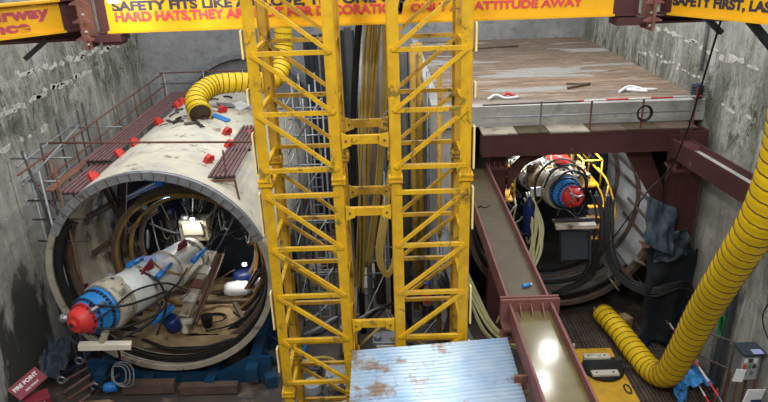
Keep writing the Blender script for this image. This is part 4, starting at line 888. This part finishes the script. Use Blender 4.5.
# barrier, tarp, panel, sign
t = thing('striped_barrier', (9.0, 17, 0), 'red and white striped barrier rails along the right floor', 'barrier')
MB().tube([(9.15, 19.6, 1.05), (8.95, 14.3, 1.05)], .03).build('rail', redwhiteY, t)
MB().tube([(9.05, 16.2, .55), (8.9, 14.0, .5)], .03).build('rail', redwhiteY, t)
MB().tube([(8.75, 20.2, 1.6), (9.0, 17.8, 1.1)], .025).build('rail', rust, t)
MB().tube(spline([(8.95, 14.3, 1.05), (9.0, 13.9, 1.0), (9.6, 13.7, 1.0)], 5), .03).build('rail', galv, t)
for y in (14.6, 16.4, 18.2, 19.4): MB().tube([(9.05, y, 0), (9.05, y, 1.1)], .03).build('post', rust if y < 16 else galv, t)
cloth('tarp', (8.75, 15.7, .75), 1.1, 1.0, (1, .2, -.1), (-.1, 1, .15), btarp, 'bright blue tarp bundle behind the big yellow duct', amp=.16, seed=7)
cloth('tarp', (8.45, 15.35, .45), .5, .8, (.8, .3, -.6), (.1, .5, 1), btarp, 'hanging end of blue tarp below the big yellow duct', amp=.1, seed=8)
t = thing('distribution_board', (9.4, 14.2, 0), 'grey electrical distribution board on a frame at the right wall', 'electrical board')
bx, by, bz = 9.42, 14.2, 2.25
MB().rbox((bx, by, bz), (.50, .42, .85)).build('cabinet', grey, t, .02)
MB().rbox((bx, by-.05, bz+.46), (.6, .56, .05)).build('canopy', tarpm, t)
MB().rbox((bx-.05, by-.23, bz), (.42, .04, .72)).build('front_panel', mk('board_grey', (.35, .37, .36), .5), t)
for dx, dz, mt in ((-.13, .25, white), (.0, .25, dark), (.12, .25, white), (-.13, .07, red), (.0, .07, green), (.12, .07, dark), (-.10, -.14, dark), (.08, -.14, galv)):
    MB().rbox((bx-.05+dx, by-.26, bz+dz), (.08, .03, .11)).build('switch', mt, t)
MB().rbox((bx-.3, by-.3, bz-.18), (.26, .03, .38), ry=.15).build('panel_sheet', white, t)
MB().rbox((bx+.1, by-.2, bz+.49), (.26, .2, .01)).build('label_plate', mk('lilac_label', (.45, .48, .8)), t)
for x in (bx-.24, bx+.24):
    for y in (by-.2, by+.2): MB().bar((x, y, 0), (x, y, bz-.4), .05).build('leg', rust, t)
t = thing('pipe_railing', (9.2, 15.4, 0), 'dark pipe frame beside the electrical board at the right wall', 'railing')
MB().tube([(8.95, 16.0, 2.1), (9.3, 14.65, 2.6), (9.3, 14.65, .1)], .03).build('top_rail', brown, t)
MB().tube([(9.0, 15.9, 0), (8.95, 16.0, 2.1)], .03).build('post', brown, t); MB().tube([(9.0, 15.9, 1.3), (9.3, 14.65, 1.7)], .025).build('rail', brown, t)
t = thing('notice_board', (9.0, 13.3, 0), 'white and blue notice at the lower right picture edge', 'sign')
MB().rbox((9.28, 13.4, 1.75), (.6, .03, .5), rz=.3, ry=.25).build('board', white, t); MB().rbox((9.36, 13.38, 1.62), (.34, .03, .14), rz=.3, ry=.25).build('blue_mark', navy, t)
MB().bar((9.25, 13.45, 0), (9.25, 13.45, 1.6), .04).build('post', grey, t)
tag(MB().tube(spline([(9.7, 15.8, 3.6), (9.65, 15.7, 2.6), (9.45, 15.5, 1.6), (9.4, 15.4, .3)]), .05, 8).build('wall_cable', tarpm), 'thick dark cable hanging on the right wall above the electrical board', 'cable')
tag(MB().tube(spline([(9.72, 14.0, 4.6), (9.6, 14.2, 3.6), (9.72, 13.3, 2.8)]), .02, 6).build('wall_cable', rubber), 'thin cable drooping on the right wall behind the big duct', 'cable')
m = MB()
for k in range(5): m.tube([Vector((9.78-.02*k, 16.1+math.cos(a)*.13, 2.1+math.sin(a)*(.32+.02*k))) for a in [2*PI*i/18 for i in range(18)]], .016, 6, closed=True)
tag(m.build('cable_coil', green), 'dark green cable coil hung on the right wall', 'cable coil')
tag(MB().lathe((8.3, 18.0, .1), (8.3, 18.0, .4), [(0, .18), (.3, .2)], 16).build('bucket', navy), 'dark bucket on the ribbed floor behind the big duct', 'bucket')
tag(MB().rbox((8.1, 19.2, .3), (.5, .4, .4), rz=.4).build('crate', wood), 'wooden crate near the mouth of the right shield', 'crate')
tag(MB().rbox((7.6, 19.9, .25), (.6, .3, .2), rz=-.2).build('crate', creamd), 'low pale crate behind the big duct end', 'crate')
tag(MB().rbox((9.25, 16.9, .3), (.5, .8, .5)).build('crate', creamd), 'pale crate beside the striped barrier at the right wall', 'crate')

# ================================================================ middle gap between the shields
for i, (x0, x1, y, mt, lb) in enumerate(((-3.35, -2.75, 28.0, darkb, 'blue-black'), (-2.7, -2.1, 28.3, dark, 'dark grey'), (-1.95, -1.2, 29, darkb, 'dark blue'), (.35, .95, 24, darkb, 'slate blue'))):
    m = MB(); n = 5
    for k in range(n): m.rbox((x0+(x1-x0)*(k+.5)/n, y+(.06 if k % 2 else 0), 4.6), ((x1-x0)/n, .05, 9.2))
    tag(m.build('sheet_pile', mt), lb+' tall ribbed steel panel standing in the gap, '+('second' if i == 1 else 'first' if i == 0 else 'third' if i == 2 else 'fourth')+' from the left shield', 'steel panel')
for i, (x, y, r, mt, h, lb) in enumerate(((-1.0, 19.5, .11, rubber, 10.6, 'black vertical pipe just right of the left mast'), (-.72, 20.6, .10, grey, 10.8, 'grey vertical pipe between the masts'), (-.35, 21.5, .20, brown, 10.8, 'thick brown vertical pipe between the masts'), (.12, 20.2, .10, rubber, 10.6, 'black vertical pipe left of the right mast'),
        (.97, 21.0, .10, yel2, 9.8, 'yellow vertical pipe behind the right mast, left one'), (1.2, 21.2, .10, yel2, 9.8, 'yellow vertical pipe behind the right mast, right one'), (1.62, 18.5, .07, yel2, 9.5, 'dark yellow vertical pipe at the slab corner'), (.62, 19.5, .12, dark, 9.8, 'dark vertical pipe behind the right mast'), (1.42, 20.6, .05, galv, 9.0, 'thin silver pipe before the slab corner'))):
    tag(MB().cyl((x, y, 0), (x, y, h), r, 12).build('vertical_pipe', mt), lb, 'pipe')
bundle([(-.05, 14.6, 12.4), (-.25, 15.0, 10.4), (-.45, 15.4, 8.6), (-.55, 15.8, 7.0), (-.7, 16.5, 5.0), (-.9, 17.5, 3.0)], 9, .22, .035, hoseY, 'ochre hose hanging between the two masts', 'ochre hoses between the masts', 12)
bundle([(.12, 14.6, 12.4), (.05, 14.8, 10.0), (-.12, 15.2, 8.0), (-.3, 15.6, 6.4), (-.6, 16.6, 4.2)], 6, .12, .04, hoseY, 'ochre hose hanging just left of the right mast', 'ochre hoses left of the right mast', 13)
bundle([(-.4, 14.8, 12.3), (-.75, 15.6, 9.6), (-.95, 16.4, 7.0), (-1.0, 17.4, 4.0)], 5, .2, .03, rubber, 'black cable hanging between the two masts', 'black cables between the masts', 14)
for k in range(5):
    o_ = .035*k; hose('hanging_hose', [(.12, 14.3, 8.3), (.02-o_, 14.2, 7.0), (-.16-o_, 14.0, 5.9), (-.05, 14.0, 5.45-o_), (.12+o_*.5, 14.1, 5.9), (.2, 14.2, 7.2), (.2, 14.3, 8.3)], .028, hoseY, 'ochre hose looped down beside the left leg of the right mast', 'hose', 'looped ochre hoses')
tag(MB().tube([(-.80, 11.95, 5.0), (-.1, 14.1, 5.4), (-.05, 14.2, 8.0)], .014, 6).build('sling_rope', galv), 'thin pale rope from the hose loop down to the left mast', 'rope')
tag(MB().tube(spline([(-.80, 11.95, 9.4), (-.4, 11.97, 9.55), (.12, 11.95, 10.1)]), .012, 6).build('tie_wire', galv), 'thin wire strung between the masts near the girder', 'wire')
# ground clutter
t = thing('rack_frame', (-.4, 20.2, 0), 'pale rectangular rack frame standing in the dark gap between the masts', 'frame')
for x in (-.75, .0, .45):
    MB().bar((x, 20, 0), (x, 20, 3.1), .035).build('post', galv, t)
for z in (2.1, 2.6, 3.1): MB().bar((-.75, 20, z), (.45, 20, z), .035).build('rail', galv, t)
random.seed(31)
col_names = {'dark': dark, 'brown': brown, 'grey': grey, 'navy': navy, 'dusty cream': creamd}
places = ((-2.6, 17.2, 'in front of the scaffold tower'), (-1.4, 18.2, 'behind the left mast'), (-.2, 18.2, 'between the masts'), (.45, 21.9, 'behind the right mast'), (-.9, 22.5, 'far back between the masts'), (.5, 23.2, 'far back behind the right mast'), (-2.4, 24.6, 'behind the scaffold tower'), (-1.7, 16.2, 'close behind the left mast base'), (.9, 16.6, 'under the hose bundle near the right mast'), (-3.2, 22.8, 'beside the cradle'))
kk = list(col_names)
for i, (x, y, pl) in enumerate(places):
    h = random.uniform(.5, 1.3); nm = kk[i % 5]
    machine(('tool_chest', 'pump_unit', 'generator')[i % 3], x, y, h/2, random.uniform(.6, .95), random.uniform(.6, 1.1), h, col_names[nm], mats[(i*3) % 8], nm+' '+('tool chest', 'pump unit', 'generator')[i % 3]+' on the ground '+pl, ('chest', 'pump', 'generator')[i % 3])
for i in range(34):
    x = random.uniform(-3.2, 1.5); y = random.uniform(14.6, 20.5); a = random.uniform(-.5, .5)
    pts = [(x-.8, y+a, .15), (x-.3, y-.3, .3+random.random()*.8), (x+.4, y+.2, .25+random.random()*.7), (x+.8, y-a, .12)]
    hose('ground_hose', pts, random.choice((.03, .045, .06)), random.choice((rubber, rubber, grey, dark, bundlem, galv, hoseY)), 'hose or cable heaped on the dark ground between the masts', 'hose', 'hoses on the ground in the gap', 6, 6)
for x, lb in ((-1.35, 'left'), (.05, 'right')):
    tag(MB().ib((x, 14, .12), (x, 30, .12), .14, .16, .03, .03).build('track_rail', grey), lb+' steel track rail on the ground in the gap', 'rail')
for x, y, mt, lb in ((-2.4, 15.7, grey, 'grey'), (-1.0, 15.2, navy, 'navy')):
    t = thing('steel_drum', (x, y, 0), lb+' steel drum on the ground behind the left mast', 'drum')
    MB().lathe((x, y, 0), (x, y, .88), [(0, .28), (.28, .28), (.3, .295), (.32, .28), (.58, .28), (.6, .295), (.62, .28), (.86, .28), (.88, .26)], 20).build('body', mt, t)
    MB().cyl((x+.12, y, .87), (x+.12, y, .90), .035, 8).build('bung', galv, t)

# ================================================================ lower left corner
t = thing('fire_point_box', (-11.0, 16.1, 0), 'maroon fire point box with white lettering at the lower left', 'box')
MB().rbox((-10.45, 15.35, .5), (.7, .5, .9), rz=.6).build('cabinet', maroon, t, .02)
sgn = MB(); cU = Vector((.38, .85, .12)).normalized(); cV = Vector((-.75, .25, .55)); cV = (cV-cU*cV.dot(cU)).normalized()
so = Vector((-10.72, 15.05, 1.05)); sgn.prism([(0, 0), (.98, 0), (.98, .50), (0, .50)], so, cU, cV, .03); sgn.build('sign_board', maroon, t)
W_ = cU.cross(cV)
text('lettering', 'FIRE POINT', letterW, t, so+W_*.031+cU*.08+cV*.27, cU, cV, .80, .13, .003, .02)
text('lettering', 'FIRE POINT', letterW, t, so+W_*.031+cU*.30+cV*.08, cU, cV, .45, .07, .003, .01)
MB().rbox((-10.25, 15.13, .7), (.3, .03, .34), rz=.6).build('white_panel', white, t)
for i, (p, q, r, mt) in enumerate((((-10.9, 17.6, .3), (-8.9, 18.9, .9), .05, navy), ((-10.6, 16.8, .25), (-8.8, 18.2, .7), .045, plank), ((-10.3, 16.4, .2), (-8.9, 17.9, .6), .045, plank), ((-10.0, 16.1, .2), (-8.8, 17.4, .5), .045, rust), ((-9.7, 15.9, .15), (-8.7, 17.0, .4), .045, plank), ((-10.4, 17.0, .5), (-9.2, 18.6, 1.1), .04, navy))):
    tag(MB().tube([p, q], r, 8).build('loose_pipe', mt), 'long thin pipe or rod stacked beside the cradle at the lower left', 'pipe', 'pipes beside the cradle')
cloth('tarp', (-10.9, 17.4, .8), 1.0, 1.3, (1, .3, .2), (-.2, 1, .5), tarpm, 'dark tarp heap against the left wall above the fire point box', amp=.2, seed=12)
cloth('tarp', (-10.2, 19.2, 1.2), 1.6, 2.4, (1, 0, .2), (0, 1, .5), rubber, 'black sheeting heaped between the left wall and the shield', amp=.25, seed=13)
for x, y, z, lb in ((-10.05, 17.3, .75, 'silver pipe clamp on the pipe stack near the left wall'), (-10.35, 16.6, .55, 'silver pipe clamp above the fire point box'), (-9.2, 16.3, .5, 'silver pipe clamp near the cradle corner')):
    m = MB(); m.tube([Vector((x+.12*math.cos(a), y, z+.12*math.sin(a))) for a in [2*PI*i/14 for i in range(14)]], .035, 6, closed=True); m.rbox((x+.15, y, z), (.12, .06, .06)); tag(m.build('pipe_clamp', galv), lb, 'clamp')
t = thing('concrete_block', (-9.2, 15.3, 0), 'tan rounded concrete block at the bottom left edge', 'block')
MB().lathe((-10.0, 15.1, .35), (-8.2, 15.3, .35), [(0, .3), (.1, .38), (1.6, .38), (1.75, .3)], 20).build('body', wood, t)
MB().cyl((-9.0, 15.2, .6), (-9.0, 15.2, .78), .04, 8).build('lifting_eye', dark, t)
m = MB()
for k in range(3): m.tube([Vector((-8.35+.07*k+(.22+.05*k)*math.cos(a), 16.25+.05*math.sin(3*a), .95+math.sin(a)*(.36+.07*k))) for a in [2*PI*i/18 for i in range(18)]], .022, 6, closed=True)
tag(m.build('hose_coil', bundlem), 'grey hose coil hung at the front corner of the blue cradle', 'hose coil')
tag(MB().lathe((-8.9, 16.2, .5), (-8.5, 16.3, .5), [(0, .1), (.1, .16), (.4, .16)], 12).build('motor', blue), 'small bright blue motor at the left corner of the cradle', 'motor')
hose('air_hose', [(-7.9, 15.0, 3.1), (-8.2, 16.2, 2.0), (-8.4, 16.4, 1.2), (-9.3, 16.2, .3)], .04, rubber, 'black hose from the screw conveyor tip down to the cradle corner')
# ================================================================ worker
def limb_mesh(nm, joints, edges, mt, parent, root=0):
    me = bpy.data.meshes.new(nm); off = Vector(parent['_o']); me.from_pydata([Vector(j[:3])-off for j in joints], edges, []); me.materials.append(mt)
    o = bpy.data.objects.new(nm, me); col.objects.link(o); o.parent = parent
    s = o.modifiers.new('skin', 'SKIN'); s.use_smooth_shade = True
    for i, j in enumerate(joints):
        me.skin_vertices[0].data[i].radius = (j[3], j[4] if len(j) > 4 else j[3]); me.skin_vertices[0].data[i].use_root = (i == root)
    o.modifiers.new('sub', 'SUBSURF').levels = 2; o.modifiers['sub'].render_levels = 2; return o
def worker(x, y, z0):
    t = thing('person', (x, y, z0), 'person in blue hard hat and red vest standing behind the right mast', 'person')
    def S(nm, joints, edges, mt, root=0):
        me_j = [(x+j[0], y+j[1], z0+j[2])+tuple(j[3:]) for j in joints]
        o = limb_mesh(nm, me_j, edges, mt, t, root); return o
    # body: pelvis, spine, neck, head, both arms and legs in one surface; back towards the camera, head bent forward
    J = [(0, 0, .95, .13, .10), (0, .01, 1.12, .125, .09), (0, .03, 1.32, .15, .10), (0, .05, 1.46, .09, .075), (0, .07, 1.54, .055), (0, .10, 1.63, .085, .095), (0, .11, 1.71, .08, .09),
         (-.17, .04, 1.42, .06), (-.25, .06, 1.18, .045), (-.20, .26, 1.05, .035), (-.17, .33, 1.03, .03, .02),
         (.17, .04, 1.42, .06), (.26, .05, 1.18, .045), (.22, .25, 1.08, .035), (.19, .32, 1.06, .03, .02),
         (-.10, 0, .86, .085), (-.12, .03, .50, .06), (-.13, 0, .10, .042), (-.13, .12, .04, .045, .035),
         (.10, 0, .86, .085), (.13, .05, .50, .06), (.15, .03, .10, .042), (.16, .15, .04, .045, .035)]
    E_ = [(0, 1), (1, 2), (2, 3), (3, 4), (4, 5), (5, 6), (3, 7), (7, 8), (8, 9), (9, 10), (3, 11), (11, 12), (12, 13), (13, 14), (0, 15), (15, 16), (16, 17), (17, 18), (0, 19), (19, 20), (20, 21), (21, 22)]
    S('body', J, E_, skinm)
    for s in (-1, 1):          # fingers and thumb
        hx, hy, hz = (-.17, .33, 1.03) if s < 0 else (.19, .32, 1.06)
        for k, ln in enumerate((.065, .075, .07, .055)):
            o_ = (k-1.5)*.02; S('finger', [(hx+o_, hy, hz, .010), (hx+o_, hy+ln*.6, hz-.01, .009), (hx+o_, hy+ln, hz-.035, .008)], [(0, 1), (1, 2)], skinm)
        S('thumb', [(hx-s*.02, hy-.02, hz, .011), (hx-s*.055, hy+.02, hz-.005, .010), (hx-s*.06, hy+.05, hz-.02, .009)], [(0, 1), (1, 2)], skinm)
    S('trousers', [(0, 0, .97, .145, .115), (-.10, 0, .86, .10), (-.12, .03, .50, .078), (-.13, 0, .14, .065), (.10, 0, .86, .10), (.13, .05, .50, .078), (.15, .03, .14, .065)], [(0, 1), (1, 2), (2, 3), (0, 4), (4, 5), (5, 6)], trous)
    for s in (-.13, .155): S('boot', [(s, 0, .12, .06), (s, .02, .05, .055, .05), (s*1.02, .15, .04, .05, .04)], [(0, 1), (1, 2)], rubber)
    S('shirt', [(0, .03, 1.40, .13, .10), (-.17, .04, 1.42, .075), (-.25, .06, 1.18, .06), (-.21, .24, 1.06, .048), (.17, .04, 1.42, .075), (.26, .05, 1.18, .06), (.23, .23, 1.09, .048)], [(0, 1), (1, 2), (2, 3), (0, 4), (4, 5), (5, 6)], navy)
    S('vest', [(0, .0, .90, .16, .125), (0, .01, 1.12, .155, .12), (0, .03, 1.32, .185, .13), (0, .04, 1.44, .13, .10)], [(0, 1), (1, 2), (2, 3)], hivis)
    cx, cy, cz = x, y+.11, z0+1.70
    MB().lathe((cx, cy, cz-.0), (cx, cy+.03, cz+.17), [(0, .145), (.012, .145), (.015, .125), (.06, .122), (.11, .095), (.14, .06), (.155, .01)], 24).rbox((cx, cy+.13, cz+.012), (.15, .1, .012)).build('hard_hat', mk('hat_blue', (.02, .08, .60), .35), t)
    b = MB()
    for dx in (-.03, .03): b.lathe((x+dx, y+.185, z0+1.655), (x+dx, y+.205, z0+1.655), [(0, .012), (.01, .012)], 8)
    b.build('eyes', rubber, t); MB().cyl((x, y+.19, z0+1.635), (x, y+.215, z0+1.62), .014, 8).build('nose', skinm, t)
    for s in (-1, 1): MB().lathe((x+s*.085, y+.09, z0+1.65), (x+s*.10, y+.09, z0+1.65), [(0, .03), (.015, .022)], 10).build('ear', skinm, t)
worker(1.30, 19.8, 0.0)
for o in bpy.data.objects:
    if '_o' in o.keys(): del o['_o']
